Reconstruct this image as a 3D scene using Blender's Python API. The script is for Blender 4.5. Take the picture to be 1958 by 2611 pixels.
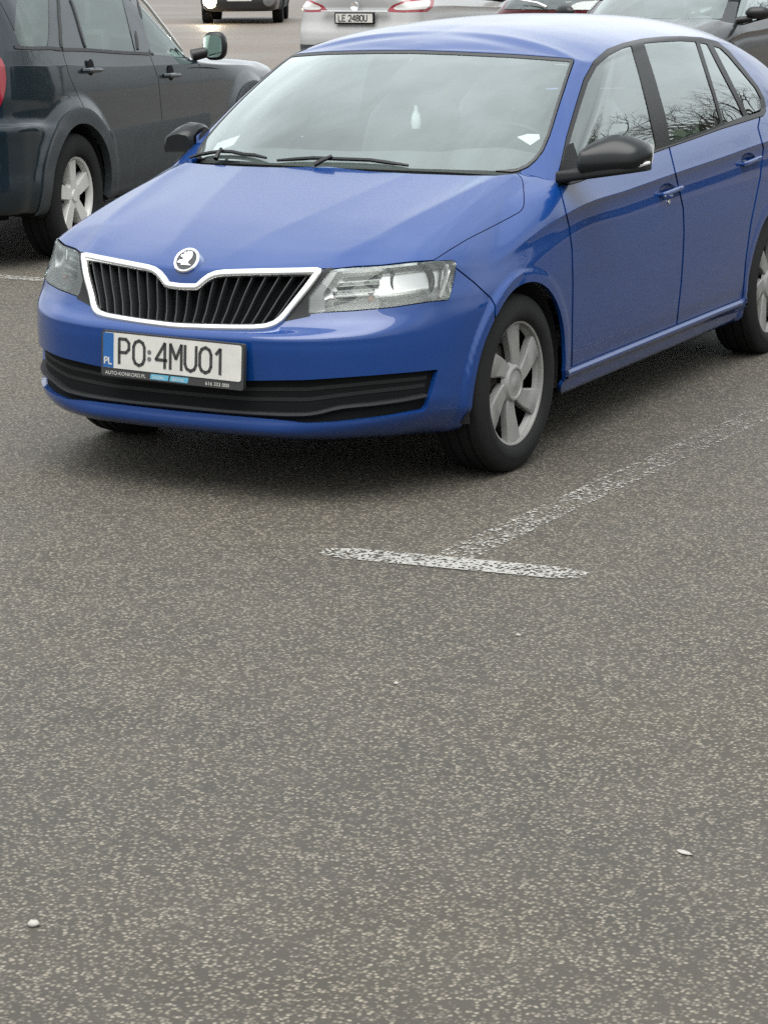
import bpy, bmesh, math, random
import numpy as np
from mathutils import Vector, Matrix

random.seed(7); rng = np.random.default_rng(7)
for o in list(bpy.data.objects): bpy.data.objects.remove(o)
scene = bpy.context.scene
COL = scene.collection
R = math.radians

# ------------------------------------------------------------------ camera
PW, PH = 1958.0, 2611.0                       # photograph size, pixels
CAM_F = 5847.0                                # focal length in photograph pixels
CAM_POS = np.array([3.979, -6.925, 1.722])
YAW, PITCH, ROLL = -0.48756, -0.24059, -0.00751
def cam_axes():
    f = np.array([math.sin(YAW)*math.cos(PITCH), math.cos(YAW)*math.cos(PITCH), math.sin(PITCH)])
    r = np.array([math.cos(YAW), -math.sin(YAW), 0.0]); u = np.cross(r, f)
    return r*math.cos(ROLL)+u*math.sin(ROLL), -r*math.sin(ROLL)+u*math.cos(ROLL), f
CR, CU, CF = cam_axes()
def proj(P):
    """photograph pixel of a world point: used as a ruler when shaping the panels"""
    q = np.asarray(P, float) - CAM_POS
    d = q @ CF
    return np.stack([PW/2 + CAM_F*(q @ CR)/d, PH/2 - CAM_F*(q @ CU)/d], -1)
def ray(px):
    d = CF + CR*((px[0]-PW/2)/CAM_F) - CU*((px[1]-PH/2)/CAM_F)
    return CAM_POS, d
def at(px, ax, val):
    o, d = ray(px); t = (val-o[ax])/d[ax]
    return o + t*d
cam = bpy.data.cameras.new('camera'); camo = bpy.data.objects.new('camera', cam); COL.objects.link(camo)
m = Matrix(((CR[0], CU[0], -CF[0]), (CR[1], CU[1], -CF[1]), (CR[2], CU[2], -CF[2])))
camo.matrix_world = Matrix.Translation(Vector(CAM_POS)) @ m.to_4x4()
cam.sensor_fit = 'VERTICAL'; cam.sensor_height = 24.0; cam.lens = 24.0*CAM_F/PH
cam.clip_start = 0.05; cam.clip_end = 2000
scene.camera = camo

# ------------------------------------------------------------------ light
SUN_EL, SUN_AZ = R(68), R(160)                # azimuth measured from +Y towards +X
world = bpy.data.worlds.new('World'); scene.world = world; world.use_nodes = True
nt = world.node_tree; nt.nodes.clear()
sky = nt.nodes.new('ShaderNodeTexSky'); sky.sky_type = 'NISHITA'; sky.sun_disc = False
sky.sun_elevation = SUN_EL; sky.sun_rotation = SUN_AZ; sky.air_density = 1.0; sky.dust_density = 4.0; sky.ozone_density = 1.0
hs = nt.nodes.new('ShaderNodeHueSaturation'); hs.inputs['Saturation'].default_value = 0.06
gm = nt.nodes.new('ShaderNodeGamma'); gm.inputs['Gamma'].default_value = 0.40   # cloud deck evens the sky out
mulc = nt.nodes.new('ShaderNodeMix'); mulc.data_type = 'RGBA'; mulc.blend_type = 'MULTIPLY'; mulc.inputs['Factor'].default_value = 1
mulc.inputs['B'].default_value = (0.95, 1.0, 1.03, 1)
bg = nt.nodes.new('ShaderNodeBackground'); bg.inputs['Strength'].default_value = 0.15
wo = nt.nodes.new('ShaderNodeOutputWorld')
nt.links.new(sky.outputs[0], hs.inputs['Color']); nt.links.new(hs.outputs[0], gm.inputs['Color']); nt.links.new(gm.outputs[0], mulc.inputs['A'])
# an overcast deck is about twice as bright overhead as at the horizon
wtc = nt.nodes.new('ShaderNodeTexCoord'); wsx = nt.nodes.new('ShaderNodeSeparateXYZ'); nt.links.new(wtc.outputs['Generated'], wsx.inputs[0])
wmr = nt.nodes.new('ShaderNodeMapRange'); nt.links.new(wsx.outputs['Z'], wmr.inputs[0]); wmr.inputs[1].default_value = 0.0; wmr.inputs[2].default_value = 0.9; wmr.inputs[3].default_value = 0.66; wmr.inputs[4].default_value = 1.25
deck = nt.nodes.new('ShaderNodeVectorMath'); deck.operation = 'SCALE'; nt.links.new(mulc.outputs['Result'], deck.inputs[0]); nt.links.new(wmr.outputs[0], deck.inputs['Scale'])
cl = nt.nodes.new('ShaderNodeTexNoise'); cl.inputs['Scale'].default_value = 2.6; cl.inputs['Detail'].default_value = 5; cl.inputs['Roughness'].default_value = .55; nt.links.new(wtc.outputs['Generated'], cl.inputs['Vector'])
clr = nt.nodes.new('ShaderNodeMapRange'); nt.links.new(cl.outputs['Fac'], clr.inputs[0]); clr.inputs[1].default_value = .32; clr.inputs[2].default_value = .68; clr.inputs[3].default_value = .74; clr.inputs[4].default_value = 1.26
deck2 = nt.nodes.new('ShaderNodeVectorMath'); deck2.operation = 'SCALE'; nt.links.new(deck.outputs[0], deck2.inputs[0]); nt.links.new(clr.outputs[0], deck2.inputs['Scale'])
nt.links.new(deck2.outputs[0], bg.inputs['Color']); nt.links.new(bg.outputs[0], wo.inputs[0])
sl = bpy.data.lights.new('sun', 'SUN'); sl.energy = 0.7; sl.angle = R(60); sl.color = (1, 0.97, 0.92)
so = bpy.data.objects.new('sun', sl); COL.objects.link(so)
sd = Vector((math.sin(SUN_AZ)*math.cos(SUN_EL), math.cos(SUN_AZ)*math.cos(SUN_EL), math.sin(SUN_EL)))
so.rotation_euler = (-sd).to_track_quat('-Z', 'Y').to_euler()
scene.view_settings.view_transform = 'Standard'; scene.view_settings.look = 'None'
scene.view_settings.exposure = 2.65; scene.view_settings.gamma = 1.0; scene.view_settings.use_curve_mapping = False
scene.render.engine = 'CYCLES'
scene.cycles.use_denoising = False; scene.cycles.max_bounces = 10; scene.cycles.sample_clamp_indirect = 3.0; scene.cycles.caustics_reflective = False; scene.cycles.caustics_refractive = False; scene.cycles.transparent_max_bounces = 16

# ------------------------------------------------------------------ materials
def pmat(name, color, rough=0.5, metal=0.0, coat=0.0, coat_r=0.05, spec=0.5, emit=None, estr=0.0):
    mt = bpy.data.materials.new(name); mt.use_nodes = True
    b = mt.node_tree.nodes['Principled BSDF']
    b.inputs['Base Color'].default_value = (*color, 1); b.inputs['Roughness'].default_value = rough
    b.inputs['Metallic'].default_value = metal; b.inputs['Coat Weight'].default_value = coat
    b.inputs['Coat Roughness'].default_value = coat_r; b.inputs['Specular IOR Level'].default_value = spec
    if emit: b.inputs['Emission Color'].default_value = (*emit, 1); b.inputs['Emission Strength'].default_value = estr
    return mt
def N(mt, t, **k):
    n = mt.node_tree.nodes.new(t)
    for a, v in k.items(): setattr(n, a, v)
    return n
def L(mt, a, b): mt.node_tree.links.new(a, b)
def noise(mt, scale, detail=4, rough=0.6, coord='Object', vec=None):
    n = N(mt, 'ShaderNodeTexNoise'); n.inputs['Scale'].default_value = scale; n.inputs['Detail'].default_value = detail; n.inputs['Roughness'].default_value = rough
    if vec is None:
        tc = N(mt, 'ShaderNodeTexCoord'); vec = tc.outputs[coord]
    L(mt, vec, n.inputs['Vector']); return n
def ramp(mt, src, stops):
    r = N(mt, 'ShaderNodeValToRGB'); e = r.color_ramp.elements
    while len(e) < len(stops): e.new(0.5)
    for k, (p, c) in enumerate(stops):
        e[k].position = p; e[k].color = (*c, 1) if len(c) == 3 else c
    L(mt, src, r.inputs[0]); return r
def mixc(mt, fac, a, b, blend='MIX'):
    x = N(mt, 'ShaderNodeMix', data_type='RGBA', blend_type=blend)
    for s, v in (('Factor', fac), ('A', a), ('B', b)):
        if isinstance(v, (int, float)): x.inputs[s].default_value = v
        elif isinstance(v, tuple): x.inputs[s].default_value = (*v, 1)
        else: L(mt, v, x.inputs[s])
    return x.outputs['Result']
def paint(name, color, dirt=(0.30, 0.28, 0.25), amt=0.12, rough=0.32, film=0.06):
    """clear-coated paint with a thin uneven film of road dust"""
    mt = pmat(name, color, rough, 0.0, 1.0, 0.04, spec=0.12); b = mt.node_tree.nodes['Principled BSDF']; b.inputs['Coat IOR'].default_value = 1.45
    n1 = noise(mt, 2.3, 6, 0.65); n2 = noise(mt, 60, 3, 0.6)
    f = ramp(mt, n1.outputs['Fac'], [(0.35, (0, 0, 0)), (0.75, (1, 1, 1))])
    f2 = mixc(mt, 0.6, f.outputs['Color'], n2.outputs['Fac'], 'MULTIPLY')
    sc = N(mt, 'ShaderNodeMath', operation='MULTIPLY_ADD'); L(mt, f2, sc.inputs[0]); sc.inputs[1].default_value = amt; sc.inputs[2].default_value = film
    c = mixc(mt, sc.outputs[0], color, dirt)
    tc = N(mt, 'ShaderNodeTexCoord'); sx = N(mt, 'ShaderNodeSeparateXYZ'); L(mt, tc.outputs['Object'], sx.inputs[0])      # road film thrown up along the sills
    lo = N(mt, 'ShaderNodeMapRange'); L(mt, sx.outputs['Z'], lo.inputs[0]); lo.inputs[1].default_value = .50; lo.inputs[2].default_value = .18; lo.inputs[3].default_value = 0; lo.inputs[4].default_value = .16
    n3 = noise(mt, 7, 6, .7); lo2 = N(mt, 'ShaderNodeMath', operation='MULTIPLY'); L(mt, lo.outputs[0], lo2.inputs[0]); L(mt, n3.outputs['Fac'], lo2.inputs[1])
    c = mixc(mt, lo2.outputs[0], c, (.060, .054, .045)); L(mt, c, b.inputs['Base Color'])
    cr = N(mt, 'ShaderNodeMath', operation='MULTIPLY_ADD'); L(mt, f2, cr.inputs[0]); cr.inputs[1].default_value = 0.10; cr.inputs[2].default_value = 0.025
    L(mt, cr.outputs[0], b.inputs['Coat Roughness'])
    return mt
def plastic(name, color, rough=0.55, bump=0.0, scale=400, dust=0.0):
    mt = pmat(name, color, rough); b = mt.node_tree.nodes['Principled BSDF']
    n = noise(mt, 9, 5); c = mixc(mt, n.outputs['Fac'], tuple(x*0.8 for x in color), tuple(min(1, x*1.25+dust) for x in color)); L(mt, c, b.inputs['Base Color'])
    if bump:
        nb = noise(mt, scale, 2); bp = N(mt, 'ShaderNodeBump'); bp.inputs['Strength'].default_value = bump; bp.inputs['Distance'].default_value = 0.002
        L(mt, nb.outputs['Fac'], bp.inputs['Height']); L(mt, bp.outputs[0], b.inputs['Normal'])
    return mt
def glass(name, tint=(0.75, 0.82, 0.80), ior=1.5, haze=0.0, hazecol=(0.5, 0.52, 0.5), rough=0.0, boost=1.0, streak=False):
    """thin pane: Fresnel reflection over a tinted see-through body, with an optional film of haze"""
    mt = bpy.data.materials.new(name); mt.use_nodes = True; t = mt.node_tree; t.nodes.clear()
    out = N(mt, 'ShaderNodeOutputMaterial'); fr = N(mt, 'ShaderNodeFresnel'); fr.inputs['IOR'].default_value = ior
    tr = N(mt, 'ShaderNodeBsdfTransparent'); tr.inputs['Color'].default_value = (*tint, 1)
    gl = N(mt, 'ShaderNodeBsdfGlossy'); gl.inputs['Roughness'].default_value = rough; gl.inputs['Color'].default_value = (0.93, 1, 0.98, 1)
    body = tr.outputs[0]
    if haze > 0:
        df = N(mt, 'ShaderNodeBsdfDiffuse'); df.inputs['Color'].default_value = (*hazecol, 1)
        mx = N(mt, 'ShaderNodeMixShader'); mx.inputs[0].default_value = haze
        if streak:
            n = noise(mt, 1.6, 5, 0.6); r = ramp(mt, n.outputs['Fac'], [(0.3, (haze*0.75,)*3), (0.7, (min(1, haze*1.2),)*3)]); L(mt, r.outputs['Color'], mx.inputs[0])
        L(mt, tr.outputs[0], mx.inputs[1]); L(mt, df.outputs[0], mx.inputs[2]); body = mx.outputs[0]
    m2 = N(mt, 'ShaderNodeMixShader')
    mm = N(mt, 'ShaderNodeMath', operation='MULTIPLY'); mm.use_clamp = True; L(mt, fr.outputs[0], mm.inputs[0]); mm.inputs[1].default_value = boost
    L(mt, mm.outputs[0], m2.inputs[0]); L(mt, body, m2.inputs[1]); L(mt, gl.outputs[0], m2.inputs[2]); L(mt, m2.outputs[0], out.inputs[0])
    return mt

M = {}
M['blue'] = paint('blue_paint', (0.0014, 0.0265, 0.128), (0.16, 0.165, 0.18), 0.014, film=0.001)
M['dark'] = pmat('shadow_black', (0.006, 0.006, 0.007), 0.9, spec=0.2)
M['trim'] = plastic('black_trim', (0.008, 0.008, 0.008), 0.36)
M['gasket'] = plastic('rubber_gasket', (0.014, 0.0145, 0.015), 0.5)
M['plastic'] = plastic('black_plastic', (0.0065, 0.007, 0.0075), 0.6, 0.4, 600, 0.002)
M['mirror_black'] = plastic('mirror_black', (0.005, 0.006, 0.0065), 0.28)
for k_ in ('mirror_black', 'plastic', 'trim'): M[k_].node_tree.nodes['Principled BSDF'].inputs['Specular IOR Level'].default_value = .28
M['chrome'] = pmat('chrome', (0.86, 0.87, 0.88), 0.12, 1.0)
M['satin'] = pmat('satin_chrome', (0.90, 0.90, 0.89), 0.26, 1.0)
M['reflector'] = pmat('lamp_reflector', (0.40, 0.40, 0.395), 0.16, 1.0)
M['lampgrey'] = pmat('lamp_housing', (0.12, 0.12, 0.12), 0.35, 0.3)
M['lens'] = glass('lamp_lens', (0.96, 0.97, 0.96), 1.40, 0.02, (0.6, 0.6, 0.58))
M['ws'] = glass('windscreen_glass', (0.86, 0.96, 0.93), 1.52, 0.06, (0.42, 0.50, 0.48), 0.0, 2.75, True)
M['side'] = glass('side_glass', (0.62, 0.68, 0.66), 1.52, 0.02, (0.4, 0.42, 0.4), 0.0, 2.4)
M['tyre'] = plastic('tyre_rubber', (0.0065, 0.0065, 0.0065), 0.8, 0.5, 300, 0.004)
M['tyre'].node_tree.nodes['Principled BSDF'].inputs['Specular IOR Level'].default_value = .2
M['hubcap'] = plastic('hubcap_silver', (0.17, 0.167, 0.16), 0.40, 0, 1, 0.02)
M['steel'] = plastic('black_steel', (0.006, 0.006, 0.007), 0.5)
M['brake'] = plastic('brake_iron', (0.035, 0.030, 0.026), 0.7)
M['seat'] = plastic('seat_cloth', (0.34, 0.35, 0.345), 0.95)
M['dash'] = plastic('dashboard_plastic', (0.055, 0.058, 0.058), 0.7)
M['headliner'] = plastic('headliner', (0.55, 0.55, 0.52), 0.95)
M['platew'] = plastic('plate_white', (0.40, 0.392, 0.362), 0.45)
M['black'] = plastic('plate_black', (0.02, 0.02, 0.02), 0.5)
M['euroblue'] = plastic('euro_blue', (0.006, 0.065, 0.21), 0.45)
M['cyan'] = plastic('sticker_cyan', (0.07, 0.24, 0.33), 0.5)
M['paper'] = plastic('paper', (0.55, 0.56, 0.55), 0.8)
M['orange'] = pmat('amber', (0.16, 0.07, 0.035), 0.35)
M['lampwhite'] = pmat('signal_lens', (0.42, 0.415, 0.40), 0.2)
M['red'] = paint('red_paint', (0.055, 0.004, 0.007), amt=0.03, film=.01)
M['white'] = paint('white_paint', (0.30, 0.30, 0.295), (0.16, 0.15, 0.135), 0.10)
M['slate'] = paint('slate_paint', (0.0050, 0.0108, 0.0150), (0.10, 0.11, 0.115), 0.015, film=0.002)
M['black_paint'] = paint('black_paint', (0.007, 0.0075, 0.008), (0.15, 0.15, 0.14), 0.04, film=0.015)
M['taillamp'] = pmat('tail_lamp', (0.20, 0.005, 0.012), 0.18, 0, 1)
M['alloy'] = plastic('alloy_silver', (0.44, 0.435, 0.41), 0.34, 0, 1, 0.02)
M['cladding'] = plastic('grey_cladding', (0.016, 0.020, 0.023), 0.55, 0.3, 500, 0.01)
M['greenglass'] = glass('green_glass', (0.62, 0.78, 0.70), 1.52, 0.04, (0.3, 0.40, 0.35), 0.0, 1.5)
M['headlight_on'] = pmat('lit_headlamp', (0.9, 0.9, 0.85), 0.3, emit=(1, 0.84, 0.58), estr=16)

M['chip'] = plastic('pale_stone', (.25, .24, .215), .85)
M['mirrorglass'] = pmat('mirror_glass', (.45, .58, .52), .05, 1.0)
M['slat'] = plastic('grille_slat', (0.016, 0.017, 0.018), 0.30)
M['lamptub'] = pmat('lamp_silver', (0.44, 0.44, 0.43), 0.30, 0.9)
M['well'] = plastic('wheel_well_felt', (0.004, 0.004, 0.004), 0.95)
def mesh_mat():
    mt = plastic('intake_mesh', (0.0030, 0.0034, 0.0038), 0.8); b = mt.node_tree.nodes['Principled BSDF']; b.inputs['Specular IOR Level'].default_value = .15
    tc = N(mt, 'ShaderNodeTexCoord'); mp = N(mt, 'ShaderNodeMapping'); mp.inputs['Scale'].default_value = (48, 1, 75); L(mt, tc.outputs['Object'], mp.inputs['Vector'])
    v = N(mt, 'ShaderNodeTexVoronoi', feature='DISTANCE_TO_EDGE'); v.inputs['Scale'].default_value = 1; v.inputs['Randomness'].default_value = .05; L(mt, mp.outputs[0], v.inputs['Vector'])
    bp = N(mt, 'ShaderNodeBump'); bp.invert = True; bp.inputs['Strength'].default_value = .10; bp.inputs['Distance'].default_value = .004
    r = ramp(mt, v.outputs['Distance'], [(.05, (0, 0, 0)), (.18, (1, 1, 1))]); L(mt, r.outputs['Color'], bp.inputs['Height']); L(mt, bp.outputs[0], b.inputs['Normal'])
    return mt
M['mesh'] = mesh_mat()

# ------------------------------------------------------------------ mesh helpers
def mesh_obj(name, verts, faces, mat, parent=None, smooth=True, normals=None, sharp=None):
    me = bpy.data.meshes.new(name)
    me.from_pydata([tuple(map(float, v)) for v in verts], [], [tuple(int(i) for i in f) for f in faces])
    if smooth: me.shade_smooth()
    if sharp is not None: me.set_sharp_from_angle(angle=R(sharp))
    if normals is not None: me.normals_split_custom_set_from_vertices([tuple(map(float, n)) for n in normals])
    me.materials.append(mat); me.update()
    o = bpy.data.objects.new(name, me); COL.objects.link(o)
    if parent: o.parent = parent
    return o
def empty(name, loc=(0, 0, 0), rz=0.0):
    o = bpy.data.objects.new(name, None); o.empty_display_size = 0.2; COL.objects.link(o)
    o.location = loc; o.rotation_euler = (0, 0, rz); return o
def tag(o, label=None, cat=None, group=None, kind=None):
    for k, v in (('label', label), ('category', cat), ('group', group), ('kind', kind)):
        if v: o[k] = v
    return o
def copy_tree(o, parent=None):
    c = o.copy(); COL.objects.link(c); c.parent = parent
    for ch in list(o.children): copy_tree(ch, c)
    return c
class MB:
    """collects simple solids, then links them as one mesh"""
    def __init__(s): s.v = []; s.f = []
    def add(s, V, F):
        b = len(s.v); s.v += [tuple(map(float, p)) for p in V]; s.f += [tuple(b+i for i in f) for f in F]
    def box(s, c, d, rot=None):
        V = [np.array([x, y, z])*np.array(d)/2 for x in (-1, 1) for y in (-1, 1) for z in (-1, 1)]
        if rot is not None: V = [np.array(rot @ Vector(v)) for v in V]
        s.add([v+np.array(c) for v in V], [(0, 1, 3, 2), (4, 6, 7, 5), (0, 4, 5, 1), (2, 3, 7, 6), (0, 2, 6, 4), (1, 5, 7, 3)])
    def tube(s, pts, rad, n=8, cap=True):
        pts = [np.array(p, float) for p in pts]; V = []; k = len(pts)
        rad = [rad]*k if isinstance(rad, (int, float)) else rad
        up = np.array([0, 0, 1.0])
        for i, p in enumerate(pts):
            t = pts[min(i+1, k-1)]-pts[max(i-1, 0)]; t /= np.linalg.norm(t)+1e-12
            u = up if abs(t @ up) < 0.95 else np.array([1.0, 0, 0])
            a = np.cross(t, u); a /= np.linalg.norm(a); b = np.cross(t, a)
            for j in range(n):
                w = 2*math.pi*j/n; V.append(p+rad[i]*(a*math.cos(w)+b*math.sin(w)))
        F = [(i*n+j, i*n+(j+1) % n, (i+1)*n+(j+1) % n, (i+1)*n+j) for i in range(k-1) for j in range(n)]
        if cap: F += [tuple(range(n))[::-1], tuple((k-1)*n+j for j in range(n))]
        s.add(V, F)
    def lathe(s, prof, c, axis=0, n=48, closed=False):
        """prof: (axial, radius) pairs turned about the x (0) or y (1) or z (2) axis"""
        V = []
        for a, r in prof:
            for j in range(n):
                w = 2*math.pi*j/n; q = [r*math.cos(w), r*math.sin(w)]; p = q[:axis]+[a]+q[axis:]
                V.append(np.array(c)+np.array(p))
        k = len(prof)
        F = [(i*n+j, i*n+(j+1) % n, (i+1)*n+(j+1) % n, (i+1)*n+j) for i in range(k-1) for j in range(n)]
        if closed: F += [((k-1)*n+j, (k-1)*n+(j+1) % n, (j+1) % n, j) for j in range(n)]
        s.add(V, F)
    def prism(s, poly, z0, z1, f):
        """extrudes a flat outline; f maps (a, b, c) to a point"""
        n = len(poly); V = [f(a, b, z0) for a, b in poly]+[f(a, b, z1) for a, b in poly]
        s.add(V, [tuple(range(n))[::-1], tuple(range(n, 2*n))]+[(i, (i+1) % n, n+(i+1) % n, n+i) for i in range(n)])
    def build(s, name, mat, parent=None, smooth=True, sharp=35, bevel=0.0):
        o = mesh_obj(name, s.v, s.f, mat, parent, smooth, sharp=sharp)
        if bevel:
            bm = bmesh.new(); bm.from_mesh(o.data)
            bmesh.ops.recalc_face_normals(bm, faces=bm.faces)
            bmesh.ops.bevel(bm, geom=[e for e in bm.edges if e.is_manifold and e.calc_face_angle(0) > 0.5], offset=bevel, segments=2, affect='EDGES', profile=0.6)
            bm.to_mesh(o.data); bm.free(); o.data.shade_smooth(); o.data.set_sharp_from_angle(angle=R(sharp))
        else:
            bm = bmesh.new(); bm.from_mesh(o.data); bmesh.ops.recalc_face_normals(bm, faces=bm.faces); bm.to_mesh(o.data); bm.free()
        return o

# ------------------------------------------------------------------ smooth body surfaces
def hermite(K, P, t):
    """interpolating C1 spline through P (n, ...) at knots K"""
    K = np.asarray(K, float); P = np.asarray(P, float); n = len(K)
    h = np.diff(K); sh = (-1,)+(1,)*(P.ndim-1); d = np.diff(P, axis=0)/h.reshape(sh)
    T = np.zeros_like(P)
    w = (h[1:]/(h[:-1]+h[1:])).reshape(sh)
    T[1:-1] = d[:-1]*w+d[1:]*(1-w)
    T[0] = 1.5*d[0]-0.5*T[1] if n > 2 else d[0]; T[-1] = 1.5*d[-1]-0.5*T[-2] if n > 2 else d[-1]
    i = np.clip(np.searchsorted(K, t, side='right')-1, 0, n-2)
    u = ((t-K[i])/h[i]).reshape(sh); H = h[i].reshape(sh)
    return P[i]*(1+2*u)*(1-u)**2+T[i]*H*u*(1-u)**2+P[i+1]*u*u*(3-2*u)+T[i+1]*H*u*u*(u-1)
def samples(K, res):
    out = [K[0]]
    for a, b in zip(K[:-1], K[1:]):
        k = max(1, int(math.ceil((b-a)/res))); out += [a+(b-a)*(j+1)/k for j in range(k)]
    return np.array(out)
def dense(ctrl, ru, rv, breaks=()):
    """ctrl (stations, rows, 3) -> finely sampled grid; rows listed in breaks stay sharp"""
    C = np.asarray(ctrl, float)
    ku = np.concatenate([[0], np.cumsum(np.maximum(np.linalg.norm(np.diff(C, axis=0), axis=2).mean(1), 1e-3))])
    G = hermite(ku, C, samples(ku, ru))
    kv = np.concatenate([[0], np.cumsum(np.maximum(np.linalg.norm(np.diff(C, axis=1), axis=2).mean(0), 1e-3))])
    H_ = np.swapaxes(G, 0, 1); cuts = [0]+list(breaks)+[len(kv)-1]; out = []
    for a, b in zip(cuts[:-1], cuts[1:]):
        seg = hermite(kv[a:b+1], H_[a:b+1], samples(kv[a:b+1], rv)); out.append(seg if a == 0 else seg[1:])
    return np.swapaxes(np.concatenate(out, 0), 0, 1)
def grid_normals(G):
    du = np.gradient(G, axis=0); dv = np.gradient(G, axis=1)
    n = np.cross(du, dv); n /= np.linalg.norm(n, axis=2, keepdims=True)+1e-12
    return n
class Skin:
    """half of a car's outer skin (x >= 0), to be cut into panels"""
    def __init__(s, G, flip=False, px=True, to_world=None):
        s.G = G; A, B, _ = G.shape; n = grid_normals(G)
        if flip: n = -n
        s.flip = flip
        P = G.reshape(-1, 3); q = proj(to_world(P)) if to_world else proj(P) if px else P[:, 1:3]
        s.V = np.concatenate([P, n.reshape(-1, 3), q], 1)          # x y z nx ny nz a b
        i = np.arange(A*B).reshape(A, B)
        Q = np.stack([i[:-1, :-1], i[1:, :-1], i[1:, 1:], i[:-1, 1:]], -1).reshape(-1, 4)
        s.Q = Q[:, ::-1] if flip else Q
    def cut(s, *fs):
        """keep where every f(V) < 0"""
        V, Q = s.V, s.Q; vals = [f(V) for f in fs]
        worst = np.max(np.stack(vals), 0)
        keep = (worst[Q] < 0).all(1)
        dead = np.zeros(len(Q), bool)
        for v in vals: dead |= (v[Q] >= 0).all(1)
        polys = [list(p) for p in Q[~keep & ~dead]]
        out = []
        if polys:
            used = sorted({i for p in polys for i in p}); mp = {i: k for k, i in enumerate(used)}
            loc = [np.array(V[i]) for i in used]; polys = [[mp[i] for i in p] for p in polys]
            for f in fs:
                val = f(np.array(loc)); cache = {}; res = []
                for p in polys:
                    q = []
                    for a, b in zip(p, p[1:]+p[:1]):
                        va, vb = val[a], val[b]
                        if va < 0: q.append(a)
                        if (va < 0) != (vb < 0):
                            key = (min(a, b), max(a, b))
                            if key not in cache:
                                t = va/(va-vb); cache[key] = len(loc); loc.append(loc[a]*(1-t)+loc[b]*t)
                            q.append(cache[key])
                    if len(q) >= 3: res.append(q)
                polys = res
            LV = np.array(loc)
        else: LV = np.zeros((0, 8))
        # merge the untouched quads and the trimmed polygons
        allV = np.concatenate([V, LV], 0); off = len(V)
        back = {k: i for i, k in (mp.items() if polys else [])}
        F = [tuple(q) for q in Q[keep]]+[tuple(back[i] if i in back else off+i for i in p) for p in polys]
        idx = sorted({i for f in F for i in f}); mp2 = {i: k for k, i in enumerate(idx)}
        return allV[idx], [tuple(mp2[i] for i in f) for f in F]
def poly_sdf(poly, inside=True, off=0.0, cols=(6, 7)):
    """signed distance to an outline in the two ruler columns; negative = kept"""
    P = np.asarray(poly, float)
    def f(V):
        q = V[:, list(cols)]; d = np.full(len(q), 1e18); ins = np.zeros(len(q), bool)
        for a, b in zip(P, np.roll(P, -1, 0)):
            e = b-a; w = q-a; t = np.clip((w @ e)/(e @ e+1e-12), 0, 1); r = w-t[:, None]*e
            d = np.minimum(d, (r*r).sum(1))
            c = ((a[1] > q[:, 1]) != (b[1] > q[:, 1]))
            with np.errstate(divide='ignore', invalid='ignore'):
                xi = (b[0]-a[0])*(q[:, 1]-a[1])/(b[1]-a[1]+1e-15)+a[0]
            ins ^= c & (q[:, 0] < xi)
        d = np.sqrt(d); sd_ = np.where(ins, -d, d)
        return (sd_ if inside else -sd_)+off
    return f
def circ(yc, zc, r, keep_out=True):
    def f(V):
        d = np.hypot(V[:, 1]-yc, V[:, 2]-zc)-r
        return -d if keep_out else d
    return f
def prune(V, F, keep=.12):
    """drops stray slivers left over by trimming"""
    if not len(F): return V, F
    par = list(range(len(V)))
    def find(i):
        while par[i] != i: par[i] = par[par[i]]; i = par[i]
        return i
    for f in F:
        a = find(f[0])
        for b in f[1:]: par[find(b)] = a
    cnt = {}
    for f in F: r_ = find(f[0]); cnt[r_] = cnt.get(r_, 0)+1
    mx = max(cnt.values()); F = [f for f in F if cnt[find(f[0])] >= keep*mx]
    idx = sorted({i for f in F for i in f}); mp = {i: k for k, i in enumerate(idx)}
    return V[idx], [tuple(mp[i] for i in f) for f in F]
def panel(name, VF, mat, parent, side=1, both=False, depth=0.014, lift=0.0, smooth=True):
    """turn trimmed skin into a panel with turned-in edges; side=-1 mirrors, both=True joins the halves"""
    V, F = prune(*VF)
    if not len(F): return None
    V = V.copy()
    if lift: V[:, :3] += V[:, 3:6]*lift
    n = len(V)
    if side < 0: V[:, 0] *= -1; V[:, 3] *= -1; F = [f[::-1] for f in F]
    if both:
        W = V.copy(); W[:, 0] *= -1; W[:, 3] *= -1
        cen = np.abs(V[:, 0]) < 1e-5; V[cen, 3] = 0
        mp = np.where(cen, np.arange(n), n+np.arange(n))
        F = F+[tuple(int(mp[i]) for i in f[::-1]) for f in F]; V = np.concatenate([V, W], 0)
    P = V[:, :3]; Nn = V[:, 3:6]
    cnt = {}
    for f in F:
        for a, b in zip(f, f[1:]+f[:1]):
            k = (min(a, b), max(a, b)); cnt[k] = (cnt.get(k, (0, 0, 0))[0]+1, a, b)
    verts = [p for p in P]; nor = [x for x in Nn]; F = list(F)
    if depth:
        new = {}
        def dup(i):
            if i not in new:
                new[i] = len(verts); verts.append(P[i]); nor.append((0, 0, 0)); verts.append(P[i]-Nn[i]*depth); nor.append((0, 0, 0))
            return new[i]
        for k, (c, a, b) in cnt.items():
            if c == 1 and np.linalg.norm(P[a]-P[b]) > 1e-7:
                ia, ib = dup(a), dup(b); F.append((ib, ia, ia+1, ib+1))
    o = mesh_obj(name, verts, F, mat, parent, smooth, nor)
    return o
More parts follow.
